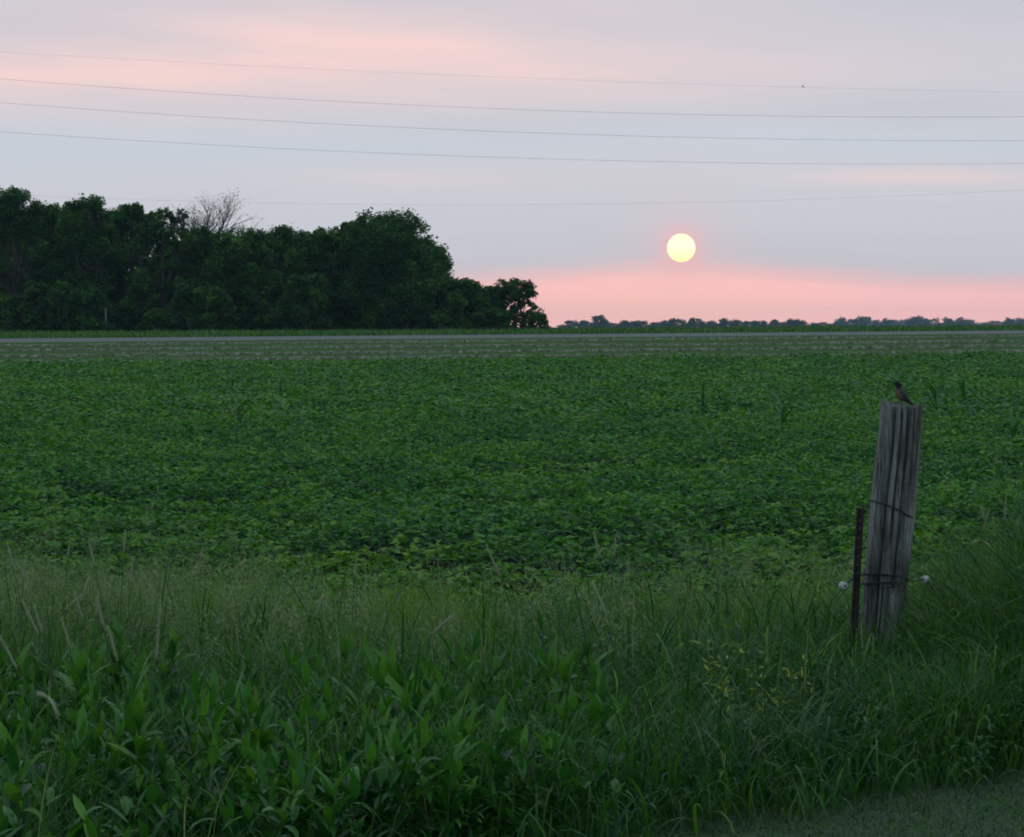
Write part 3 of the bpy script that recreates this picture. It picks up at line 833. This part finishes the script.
def insulator(px, py, dy, lab, tilt):
    c_ = P3(px, py, DP + dy); rt = empty('insulator', c_, tilt); tag(rt, lab, 'insulator', 'white fence insulators')
    r_ = 3.9 * U; ns = 28; prof = [(.0055, -.020), (r_ * .8, -.020), (r_, -.016), (r_, -.008), (r_ * .62, -.004), (r_ * .62, .004), (r_, .008), (r_, .016), (r_ * .8, .020), (.0055, .020)]
    V = []; fa = []
    for (r, y) in prof:
        for j in range(ns):
            a = 2 * PI * j / ns; V.append((r * math.cos(a), y, r * math.sin(a)))
    for i in range(len(prof) - 1):
        for j in range(ns):
            a = i * ns + j; b = i * ns + (j + 1) % ns; fa.append((a, b, b + ns, a + ns))
    s = Soup(); s.add(np.array([V]), fa, .5); s.build('spool', M['porcelain'], rt)
    s = Soup(); tube(s, [(0, -.0225, 0), (0, .022, 0)], .0056, 12); s.build('bore_shade', M['hole'], rt)  # dark plug: shade inside the spool's hole put in as colour
insulator(844, 586, -.10, 'round white insulator left of the rusty stake', .35)
insulator(926, 580, -.02, 'small white insulator right of the wooden post', -.6)
def wires():
    def wire(pts, lab):
        s = Soup(); tube(s, pts, .0032, 6); o = s.build('fence_wire', M['wire']); tag(o, lab, 'wire', 'wires tied to the fence post')
    wire([P3(847, 584, DP - .10), P3(853, 579, DP - .13), P3(860, 576, DP - .17), P3(880, 574, DP - .15), P3(900, 577, DP - .15), P3(914, 582, DP - .1), P3(925, 579, DP - .02)], 'dark twisted wire running from the left insulator across the post to the right one')
    wire([P3(929, 579, DP), P3(936, 584, DP + .1), P3(960, 600, DP + .9), P3(1040, 620, DP + 3), P3(1200, 630, DP + 8)], 'slack dark wire trailing from the right insulator into the grass')
    wire([P3(862, 584, DP - .16), P3(875, 589, DP - .17), P3(893, 588, DP - .16), P3(910, 580, DP - .09), P3(916, 576, DP - .05)], 'short lower wire sagging across the foot of the post')
wires()

# ------------------------------------------------------------------ perched bird
def feather_mat():
    m, nt, out = new_mat('bird_plumage'); N = nt.nodes; L = nt.links
    at = N.new('ShaderNodeAttribute'); at.attribute_name = 'tone'
    tc = N.new('ShaderNodeTexCoord'); nz = N.new('ShaderNodeTexNoise'); nz.inputs['Scale'].default_value = 140; nz.inputs['Detail'].default_value = 3
    L.new(tc.outputs['Object'], nz.inputs['Vector'])
    ma = N.new('ShaderNodeMath'); ma.operation = 'MULTIPLY_ADD'; L.new(nz.outputs['Fac'], ma.inputs[0]); ma.inputs[1].default_value = .22; L.new(at.outputs['Fac'], ma.inputs[2])
    c = ramp(nt, [(.1, (.012, .011, .012)), (.35, (.045, .042, .042)), (.6, (.09, .08, .075)), (.8, (.15, .095, .055)), (1, (.19, .12, .07))], ma.outputs[0])
    p = N.new('ShaderNodeBsdfPrincipled'); p.inputs['Roughness'].default_value = .8; p.inputs['Specular IOR Level'].default_value = .2
    L.new(c, p.inputs['Base Color']); L.new(p.outputs[0], out.inputs['Surface']); return m
M['plumage'] = feather_mat()
def bird():
    foot = P3(901.3, 402.3, DP - .02)
    rt = empty('perched_bird', foot); tag(rt, 'small dark-headed brown bird perched on top of the wooden post', 'bird')
    def q(px, py, dy=0): return Vector(((px - 901.3) * U, dy, -(py - 402.3) * U))
    sp = [(894.6, 384.6, .3), (895.3, 384.2, 1.7), (896.3, 383.8, 2.75), (897.5, 383.9, 3.1), (898.6, 385.2, 2.95), (898.9, 387.2, 2.9), (899.1, 389.4, 3.7), (899.9, 392.2, 4.6), (901.2, 395, 4.7),
          (903.3, 397.6, 3.7), (905.8, 399.4, 2.5), (908, 400.9, 1.7), (910.5, 402.7, 1.4), (913.5, 405.2, 1.5), (916.6, 407.9, 1.6), (917, 408.2, .4)]
    pts = [q(a, b) for a, b, c in sp]; rad = [c * U * 1.08 for *_, c in sp]
    sx = [1] * 10 + [.9, .8, .7, .5, .35, .3]
    # tube: u lies in the picture plane (thickness), w is sideways
    s = Soup(); tube(s, pts, rad, 24, sx=[1, 1, 1, 1, 1, 1, .98, .95, .95, .95, 1, 1.0, 1.0, 1.1, 1.2, 1.2])
    V = s.v[0]; tone = np.full(len(V), .42)
    for i, v in enumerate(V):
        px = 901.3 + v[0] / U; py = 402.3 - v[2] / U
        if py < 387.5: tone[i] = .0
        else:
            # breast: front and underside
            d = (px - 899.9) * .75 - (py - 393) * .62
            tone[i] = .78 if d < -.9 else (.36 if d > .3 else .55)
            if py > 399.5: tone[i] = .25
    s.c[0] = tone; s.build('body', M['plumage'], rt)
    for sd_ in (-1, 1):
        s = Soup(); y = sd_ * 3.9 * U
        w_ = [(899.8, 389.6, .8), (901.3, 391.6, 2.4), (903.4, 394.4, 2.7), (906, 397.6, 2.1), (908.8, 400.6, 1.2), (911.2, 403, .4)]
        tube(s, [q(a, b, y * k) for (a, b, c), k in zip(w_, (.85, 1.08, 1.12, .95, .6, .35))], [c * U for *_, c in w_], 14, tone=.28, sx=[.35] * 6)
        s.build('wing', M['plumage'], rt)
        s = Soup(); f0 = q(900.6 + .8 * sd_, 402.4, sd_ * 1.8 * U)
        tube(s, [q(902.0, 397.5, sd_ * 1.8 * U), q(901.2 + .5 * sd_, 400, sd_ * 1.9 * U), f0 + Vector((0, 0, .001))], [.005, .0018, .0014], 8)
        for da in (-.5, 0, .5, PI):
            tube(s, [f0, f0 + Vector((-math.cos(da) * .010, math.sin(da) * .010, -.001)), f0 + Vector((-math.cos(da) * .016, math.sin(da) * .016, -.004))], [.0013, .0012, .0006], 6)
        s.build('leg', M['wire'], rt)
        s = Soup(); e = q(896.1, 383.6, sd_ * 2.5 * U)
        tube(s, [e + Vector((0, -.0018 * sd_, 0)), e, e + Vector((0, .0015 * sd_, 0))], [.0004, .0019, .0004], 8); s.build('eye', M['hole'], rt)
    s = Soup(); tube(s, [q(895.0, 384.3), q(893.8, 384.5), q(892.7, 384.9)], [1.0 * U, .6 * U, .1 * U], 10); s.build('beak', M['bark'], rt)
bird()

# ------------------------------------------------------------------ near vegetation
def scatter(x0, x1, y0, y1, dens):
    n = int((x1 - x0) * (y1 - y0) * dens)
    x = rng.uniform(x0, x1, n); y = rng.uniform(y0, y1, n)
    k = np.abs(x) < y * .163 * 1.15 + .7
    return x[k], y[k]
def in_veg(x, y, soft=.15):
    return y > lawn_edge(x) + rng.normal(0, soft, len(x)) + .25 * (vnoise(x * 2.5, y * 0, 4) - .5) * 2
def tall_grass():
    s = Soup()
    # fine upright blades everywhere in the verge
    x, y = scatter(-5.5, 5.5, 7.5, 25, 900)
    x3 = rng.uniform(2.2, 4.2, 5200); y3 = rng.uniform(13.8, 19, 5200); x = np.concatenate([x, x3]); y = np.concatenate([y, y3])
    k = in_veg(x, y) & (y < bean_near(x) + .6 + .9 * rng.normal(0, 1, len(x)) * .6); x, y = x[k], y[k]
    hn = vnoise(x * 1.6, y * 1.6, 21)
    weedz = (x < .5 + .2 * hn) & (y < 15.2)
    h = .24 + .28 * hn + .16 * (vnoise(x * 4, y * 3, 92) - .3)
    h = np.where(weedz, .28 + .26 * hn, h)
    h = np.where(y > 17.5, h * (1 - .55 * sstep(17.5, 21, y)), h)
    h = h * (1 + .55 * sstep(2.1, 2.9, x) * (y > 13.8) * (y < 19))
    edge = sstep(0, .5, y - lawn_edge(x)); h = h * (.45 + .55 * edge)
    keep = rng.random(len(x)) < np.where(weedz, .95, 1.0) * (.6 + .6 * hn); x, y, h, hn = x[keep], y[keep], h[keep], hn[keep]
    # post clearing
    k = ~((np.abs(x - base_c.x) < .14) & (np.abs(y - DP) < .14)); x, y, h, hn = x[k], y[k], h[k], hn[k]
    # keep the post's front from being buried
    f_ = np.exp(-(((x - base_c.x + .05) / .22) ** 2)) * ((y > 15.2) & (y < 17)); h = h * (1 - .15 * f_)
    n = len(x); hd = rng.uniform(0, 2 * PI, n)
    yel = sstep(14.8, 18.5, y) * .34
    strips(s, np.stack([x, y, gz(x, y) - .01], -1), hd, h * rng.uniform(.8, 1.35, n), rng.uniform(.0022, .0055, n), R(85) - np.abs(rng.normal(0, .18, n)), np.abs(rng.normal(R(55), R(35), n)),
           4, 'grass', 0, np.clip(.42 + .3 * (hn - .5) + .5 * (vnoise(x * 3.1, y * 2.2, 91) - .5) + yel + rng.normal(0, .16, n), 0, .97), rng.normal(0, .4, n))
    # broad arching blades, mostly right of centre
    x, y = scatter(-4.5, 5.5, 9, 19, 300)
    k = in_veg(x, y); x, y = x[k], y[k]
    wt = .40 + .60 * sstep(.2, 1.4, x + .3 * (vnoise(x, y, 31) - .5)); k = rng.random(len(x)) < wt; x, y = x[k], y[k]
    k = ~((np.abs(x - base_c.x) < .14) & (np.abs(y - DP) < .14)); x, y = x[k], y[k]
    n = len(x); hn = vnoise(x * 1.9, y * 1.9, 41)
    h = (.34 + .30 * hn) * (1 + .6 * sstep(2.1, 2.9, x) * (y > 13.8) * (y < 19)) * (.5 + .5 * sstep(0, .6, y - lawn_edge(x)))
    h = h * (1 - .25 * np.exp(-(((x - base_c.x + .05) / .25) ** 2)) * ((y > 14.6) & (y < 17)))
    strips(s, np.stack([x, y, gz(x, y)], -1), rng.uniform(0, 2 * PI, n), h * rng.uniform(.9, 1.4, n), rng.uniform(.005, .0095, n), R(84) - np.abs(rng.normal(0, .15, n)), np.abs(rng.normal(R(95), R(35), n)),
           7, 'grass', .35, np.clip(rng.normal(.42, .2, n), 0, .9), rng.normal(0, .5, n))
    o = s.build('tall_grass', M['grass']); tag(o, 'tall dark green uncut grass along the field edge', 'grass', kind='stuff')
tall_grass()

def lawn():
    s = Soup()
    x, y = scatter(-1.5, 4.6, 7.5, 15.8, 5200)
    k = y < lawn_edge(x) + .25; x, y = x[k], y[k]; k = y > 8.5; x, y = x[k], y[k]
    n = len(x); hn = vnoise(x * 5, y * 5, 3)
    strips(s, np.stack([x, y, gz(x, y)], -1), rng.uniform(0, 2 * PI, n), rng.uniform(.02, .05, n) * (.6 + .9 * hn), rng.uniform(.0014, .003, n), R(70) - np.abs(rng.normal(0, .4, n)), np.abs(rng.normal(R(50), R(30), n)),
           2, 'grass', 0, np.clip(.45 + .5 * (hn - .5) + rng.normal(0, .2, n), 0, 1))
    o = s.build('mown_lawn', M['lawn']); tag(o, 'short mown greyish lawn at the lower right corner', 'grass', kind='stuff')
lawn()

def panicles():
    s = Soup(); st = 0
    x, y = scatter(-5.6, 5.0, 14.0, 26.5, 60)
    dn = vnoise(x * .9, y * .7, 51)
    cx = (x / y * F + 512)
    want = .55 * np.exp(-((y - 17.6) / 1.9) ** 2) * (cx < 640) + .60 * (1 - sstep(-2.6, -1.0, x)) * sstep(14.5, 17, y) * (1 - sstep(-3.0, 1.6, y - bean_near(x))) + .22 * (x > 1.0) * (y > 18) * (y < 21.6)
    k = rng.random(len(x)) < want * np.clip(-.1 + 2.3 * dn, 0, 2); x, y = x[k], y[k]; n = len(x)
    h = rng.uniform(.42, .68, n) * (.72 + .5 * vnoise(x * .7, y * .7, 55))
    hd = rng.uniform(0, 2 * PI, n); P = np.stack([x, y, gz(x, y)], -1)
    tone = np.clip(rng.normal(.45, .25, n), 0, 1)
    tip = strips(s, P, hd, h, .0011, R(88), R(28), 4, 'line', 0, tone)
    # drooping side branches with spikelets
    for lv in range(7):
        f_ = .62 + .38 * lv / 7
        q = P * (1 - f_) + tip * f_; q[:, 2] = P[:, 2] + (tip[:, 2] - P[:, 2]) * (f_ ** .97)
        for b in range(3):
            hb = rng.uniform(0, 2 * PI, n); Lb = (.11 * (1.25 - f_ * .75)) * rng.uniform(.7, 1.3, n)
            e = strips(s, q, hb, Lb, .0006, R(48), R(75), 2, 'line', 0, tone)
            diamonds(s, e, hb, rng.normal(-.7, .3, n), rng.normal(0, .5, n), .024 * rng.uniform(.8, 1.3, n), .0032, .2, np.clip(tone + .15, 0, 1))
            m_ = (q + e) / 2; diamonds(s, m_, hb + .6, rng.normal(-.5, .4, n), 0, .018, .003, .2, np.clip(tone + .1, 0, 1))
    x, y = scatter(-4.6, 5.0, 9.5, 22, 16)
    k = y > lawn_edge(x) + .2; x, y = x[k], y[k]; n = len(x)
    strips(s, np.stack([x, y, gz(x, y) + .05], -1), rng.uniform(0, 2 * PI, n), rng.uniform(.3, .62, n), rng.uniform(.0014, .003, n), R(82) - np.abs(rng.normal(0, .25, n)), np.abs(rng.normal(R(50), R(40), n)), 5, 'grass', 0, np.clip(rng.normal(.95, .1, n), 0, 1), rng.normal(0, .6, n))
    o = s.build('seeding_grass', M['panicle'], smooth=False); tag(o, 'airy pale seeding grass between the weeds and the beans', 'grass', kind='stuff')
panicles()

def ground_cover():
    """low yellowish weeds along the bean edge"""
    s = Soup()
    x, y = scatter(-5.5, 5.5, 16.5, 26, 1100)
    e = bean_near(x)
    k = (y > e - 4.2) & (y < e + 1.2) & (rng.random(len(x)) < .35 + .9 * (vnoise(x * 1.2, y * 1.2, 61) - .3)); x, y = x[k], y[k]; n = len(x)
    z = gz(x, y) + rng.uniform(.03, .24, n)
    diamonds(s, np.stack([x, y, z], -1), rng.uniform(0, 6.3, n), rng.normal(.1, .4, n), rng.normal(0, .4, n), rng.uniform(.03, .07, n), rng.uniform(.009, .020, n), .2, np.clip(rng.normal(.76, .18, n), 0, 1))
    o = s.build('low_weeds', M['bean'], smooth=False); tag(o, 'low yellowish green weeds at the near edge of the beans', 'weeds', kind='stuff')
ground_cover()

# broad pointed-leaf weeds, each a plant
def weed_meshes(seed):
    r_ = np.random.default_rng(seed); st = Soup(); lf = Soup()
    h = r_.uniform(.24, .46); lx, ly = r_.normal(0, .06, 2)
    tube(st, [(0, 0, 0), (lx * .4, ly * .4, h * .5), (lx, ly, h)], [.0055, .0045, .003], 6)
    nl = int(r_.integers(5, 10)); fat = r_.uniform(.75, 1.25)
    for i in range(nl):
        t = .25 + .75 * i / (nl - 1); z = h * t
        for sd_ in (0, PI):
            a = i * 1.6 + sd_ + r_.normal(0, .25)
            top_ = i >= nl - 2
            L_ = r_.uniform(.09, .175) * (1 - .2 * top_) ; p0 = R(r_.uniform(62, 82)) if top_ else R(r_.uniform(42, 78))
            strips(lf, [(lx * t, ly * t, z)], a, L_, L_ * r_.uniform(.10, .165) * fat, p0, R(r_.uniform(0, 60) * (.35 if top_ else 1)), 6, 'leaf', r_.uniform(.25, .6), np.clip(.34 + .3 * t + r_.normal(0, .20), 0, 1), r_.normal(0, .45))
            L2 = L_ * .62; strips(lf, [(lx * t, ly * t, z * .93)], a + 1.5 + r_.normal(0, .3), L2, L2 * .17, R(r_.uniform(0, 55)), R(r_.uniform(10, 90)), 5, 'leaf', .4, np.clip(.4 + r_.normal(0, .2), 0, 1))
    return st.mesh('stem'), lf.mesh('leaves')
wm = [weed_meshes(100 + i) for i in range(24)]
random.seed(9)
cnt = 0; tries = 0; placed = []
while cnt < 290 and tries < 20000:
    tries += 1
    x = random.uniform(-3.2, .6); y = random.uniform(9.2, 15.0)
    if abs(x) > y * .163 + .35: continue
    if y < float(lawn_edge(x)) + .1: continue
    px = x / y * F + 512
    if px > 610 and y > 13: continue
    if px < 60 and random.random() < .6: continue
    if vnoise(x * 1.4 + 9, y * 1.2, 77) < .36: continue
    if any((x - a) ** 2 + (y - b) ** 2 < .010 for a, b in placed): continue
    placed.append((x, y)); cnt += 1
    a_, b_ = wm[cnt % 24]; sc = random.uniform(.75, 1.2)
    rt = empty('broadleaf_weed', (x, y, float(gz(x, y))), random.uniform(0, 6.3)); rt.scale = (sc, sc, sc * random.uniform(.9, 1.1))
    rt.rotation_euler[0] = random.gauss(0, .22); rt.rotation_euler[1] = random.gauss(0, .22)
    tag(rt, 'broad pointed-leaf weed in the dense patch at the lower left', 'weed', 'broad-leaved weeds of the lower left patch')
    link('stem', a_, M['stem'], rt); link('leaves', b_, M['weed'], rt)

# palmate weeds at lower right
def weed_fill():
    s = Soup(); n = 4500
    x = rng.uniform(-3.3, .45, n); y = rng.uniform(9.3, 15.2, n); k = (y > lawn_edge(x) + .1) & (np.abs(x) < y * .163 + .4) & (vnoise(x * 1.2, y * 1.2, 78) > .3); x, y = x[k], y[k]; n = len(x)
    z = rng.uniform(.05, .32, n)
    L_ = rng.uniform(.06, .15, n)
    strips(s, np.stack([x, y, gz(x, y) + z], -1), rng.uniform(0, 2 * PI, n), L_, L_ * rng.uniform(.11, .2, n), rng.uniform(.6, 1.4, n), rng.uniform(0, 1.0, n), 4, 'leaf', .35, np.clip(rng.normal(.42, .22, n), 0, 1), rng.normal(0, .4, n))
    o = s.build('weed_undergrowth', M['weed']); tag(o, 'low broad-leaved undergrowth filling the lower left patch', 'undergrowth', kind='stuff')
weed_fill()
def palm_weed(px, py, D, sc, lab):
    c_ = P3(px, py, D); zg_ = float(gz(c_.x, D)); rt = empty('palmate_weed', (c_.x, D, zg_)); tag(rt, lab, 'weed')
    st = Soup(); lf = Soup(); h = c_.z - zg_
    tube(st, [(0, 0, 0), (.02, 0, h * .6), (0, 0, h)], [.005, .004, .003], 6)
    for i in range(9):
        z = h * (.35 + .65 * i / 8); a = i * 2.4
        e = Vector((math.cos(a), math.sin(a), .5)) * .07 * sc
        tube(st, [(0, 0, z), e + Vector((0, 0, z))], [.002, .0015], 5)
        for k in range(5):
            strips(lf, [e + Vector((0, 0, z))], a + (k - 2) * .62, .085 * sc * (1 - .1 * abs(k - 2)), .014 * sc, R(random.uniform(15, 70)), R(random.uniform(40, 110)), 5, 'leaf', .4, random.uniform(.1, .5))
    st.build('stem', M['stem'], rt); lf.build('leaves', M['weed'], rt)
palm_weed(1021, 712, 14.4, 1.1, 'light green palmate weed at the right edge of the photo')
palm_weed(968, 752, 13.7, 1.0, 'light green palmate weed low in the dark grass right of the post')
palm_weed(992, 728, 14.0, .8, 'smaller palmate weed between two larger ones at lower right')
palm_weed(868, 722, 13.6, .8, 'small palmate weed in the grass below the wooden post')

# yellow-leaved weed
def yellow_weed():
    c_ = P3(752, 670, 14.4); rt = empty('yellow_weed', (c_.x, 14.4, float(gz(c_.x, 14.4)))); tag(rt, 'sprawling weed with thin yellow-green leaves left of the post', 'weed')
    st = Soup(); lf = Soup()
    for i in range(30):
        x = random.uniform(-.22, .22); y = random.uniform(-.35, .35); h = random.uniform(.32, .62)
        p1 = Vector((x + random.gauss(0, .05), y, h)); tube(st, [(x * .8, y, 0), Vector((x, y, h * .6)), p1], [.002, .0016, .001], 4)
        n = 9
        z = rng.uniform(.45, 1.0, n) * h; P = np.stack([x + (p1.x - x) * z / h, np.full(n, y), z], -1)
        diamonds(lf, P, rng.uniform(0, 6.3, n), rng.normal(.2, .5, n), rng.normal(0, .4, n), rng.uniform(.03, .065, n), .0065, .2, rng.uniform(.2, 1, n))
    st.build('stem', M['stem'], rt); lf.build('leaves', M['yellow'], rt, smooth=False)
yellow_weed()

# dry seed stalks
def stalk_meshes(seed, curve=0.3):
    r_ = np.random.default_rng(seed); st = Soup(); hd_ = Soup()
    H = 1.0; a = r_.uniform(-.6, .6); pts = []
    for t in np.linspace(0, 1, 14): pts.append(Vector((math.cos(a) * curve * .35 * t ** 2.4, math.sin(a) * curve * .2 * t ** 2.4, H * (t - .10 * curve * t ** 4))))
    tube(st, pts[:-1], [.0022] * 11 + [.002, .0018], 5)
    # bristly head over the last stretch
    q = [pts[11], pts[11].lerp(pts[12], .4), pts[12], pts[12].lerp(pts[13], .5), pts[13]]
    tube(hd_, q, [.0016, .0046, .0054, .0040, .0008], 8, tone=.5)
    n = 130; t = r_.uniform(0, 1, n); idx = np.clip((t * 4).astype(int), 0, 3); fr = t * 4 - idx
    Q = np.array([tuple(v) for v in q]); P = Q[idx] * (1 - fr[:, None]) + Q[idx + 1] * fr[:, None]
    diamonds(hd_, P, r_.uniform(0, 6.3, n), r_.uniform(.6, 1.3, n), 0, .018, .0013, .2, np.clip(r_.normal(.55, .2, n), 0, 1))
    return st.mesh('stalk'), hd_.mesh('seed_head')
sm = [stalk_meshes(300 + i, cv) for i, cv in enumerate((.1, .3, .6, .9, -.3, -.6))]
heads = [(26, 548, 4), (18, 556, 0), (63, 540, 0), (119, 530, 0), (107, 546, 4), (66, 572, 1), (24, 578, 3), (113, 577, 0), (90, 592, 0), (97, 598, 4), (120, 604, 4), (57, 612, 4), (72, 612, 5), (86, 625, 4), (134, 634, 4),
         (149, 630, 0), (152, 605, 0), (52, 648, 5), (125, 558, 0), (350, 554, 0), (387, 598, 3), (610, 535, 0), (613, 537, 4), (527, 556, 5), (640, 594, 5), (8, 610, 4), (300, 590, 1),
         (1001, 497, 0), (1005, 506, 1), (1000, 512, 4), (972, 505, 1), (1012, 520, 0)]
for (px, py, k) in heads:
    hgt = random.uniform(.72, .86)
    D = (EYE - hgt) * F / (py - HY)
    if px > 960: D = 18.2
    x = (px - 512) / F * D
    H = EYE + (HY - py) / F * D - float(gz(x, D))
    rt = empty('seed_stalk', (x, D, float(gz(x, D)))); rt.scale = (1, 1, H)
    side = 'right' if px > 960 else ('left' if px < 200 else 'mid')
    lb = {'right': ('pale upright dry seed stalk in the grass right of the post', 'dry seed stalks right of the post'), 'left': ('pale dry seed stalk rising from the grass at left', 'dry seed stalks at the left'),
          'mid': ('thin pale seed stalk in the grass across the middle', 'dry seed stalks across the middle')}[side]
    tag(rt, lb[0], 'seed stalk', lb[1])
    link('stalk', sm[k][0], M['stem'], rt); link('seed_head', sm[k][1], M['dry'], rt)
# the long curved pale stem
def curved():
    D = 12.6; a = P3(58, 735, D); zg_ = float(gz(a.x, D)); rt = empty('seed_stalk', (a.x, D, zg_)); tag(rt, 'long curved pale seed head bowing left at the lower left', 'seed stalk')
    o0 = Vector((a.x, D, zg_)); pp = [P3(57, 722, D), P3(55, 714, D), P3(52, 706, D), P3(47, 699, D), P3(41, 696, D), P3(36, 695, D)]
    s = Soup(); tube(s, [Vector((0, 0, 0)), P3(58, 760, D) - o0, P3(57, 722, D) - o0], [.003, .0025, .002], 6); s.build('stalk', M['panicle'], rt)
    s = Soup(); tube(s, [p - o0 for p in pp], [.002, .005, .0065, .006, .0045, .001], 8, tone=.9)
    n = 160; Q = np.array([tuple(p - o0) for p in pp]); t = rng.uniform(0, 5, n); i = np.clip(t.astype(int), 0, 4); f_ = (t - i)[:, None]
    diamonds(s, Q[i] * (1 - f_) + Q[i + 1] * f_, rng.uniform(0, 6.3, n), rng.uniform(-.3, 1.2, n), 0, .018, .002, .2, np.clip(rng.normal(.85, .1, n), 0, 1))
    s.build('seed_head', M['dry'], rt)
    # curled dead leaf in the grass right of the post
    D = 16.2; c_ = P3(980, 544, D); rt = empty('dead_leaf', c_); tag(rt, 'curled pale dead leaf caught on the grass right of the post', 'leaf')
    s = Soup(); pp = [(-.04, 0, .0), (-.022, -.005, .014), (0, -.01, .016), (.02, -.006, .008), (.032, 0, -.008), (.03, .004, -.028)]
    for j in range(3):
        strips(s, [(-.04 + .012 * j, .01 * j, .0 - .004 * j)], .2 - .3 * j, .10, .010, R(38), R(115), 8, 'oval', .5, .55)
    s.build('blade', M['dry'], rt)
    rt.location = c_
curved()

# ------------------------------------------------------------------ haze
bm = bmesh.new(); bmesh.ops.create_cube(bm, size=1)
me = bpy.data.meshes.new('haze'); bm.to_mesh(me); bm.free()
m, nt_, out = new_mat('haze_air')
v = nt_.nodes.new('ShaderNodeVolumePrincipled'); v.inputs['Density'].default_value = 7e-5; v.inputs['Color'].default_value = (.55, .85, 1.0, 1); v.inputs['Anisotropy'].default_value = .1
nt_.links.new(v.outputs[0], out.inputs['Volume'])
o = link('haze', me, m); o.scale = (9800, 6400, 40); o.location = (0, 2950, -6 + 20 + 0); o['kind'] = 'stuff'; o['label'] = 'faint bluish evening haze over the fields'; o['category'] = 'haze'

# ------------------------------------------------------------------ render settings
SC.render.engine = 'CYCLES'
SC.cycles.adaptive_threshold = .02; SC.cycles.max_bounces = 4; SC.cycles.diffuse_bounces = 2; SC.cycles.glossy_bounces = 2; SC.cycles.transmission_bounces = 3; SC.cycles.volume_bounces = 0
SC.cycles.use_denoising = True; SC.cycles.denoiser = 'OPENIMAGEDENOISE'
SC.cycles.filter_width = 1.9
SC.view_settings.view_transform = 'Standard'; SC.view_settings.look = 'None'
SC.view_settings.exposure = 0; SC.view_settings.gamma = 1
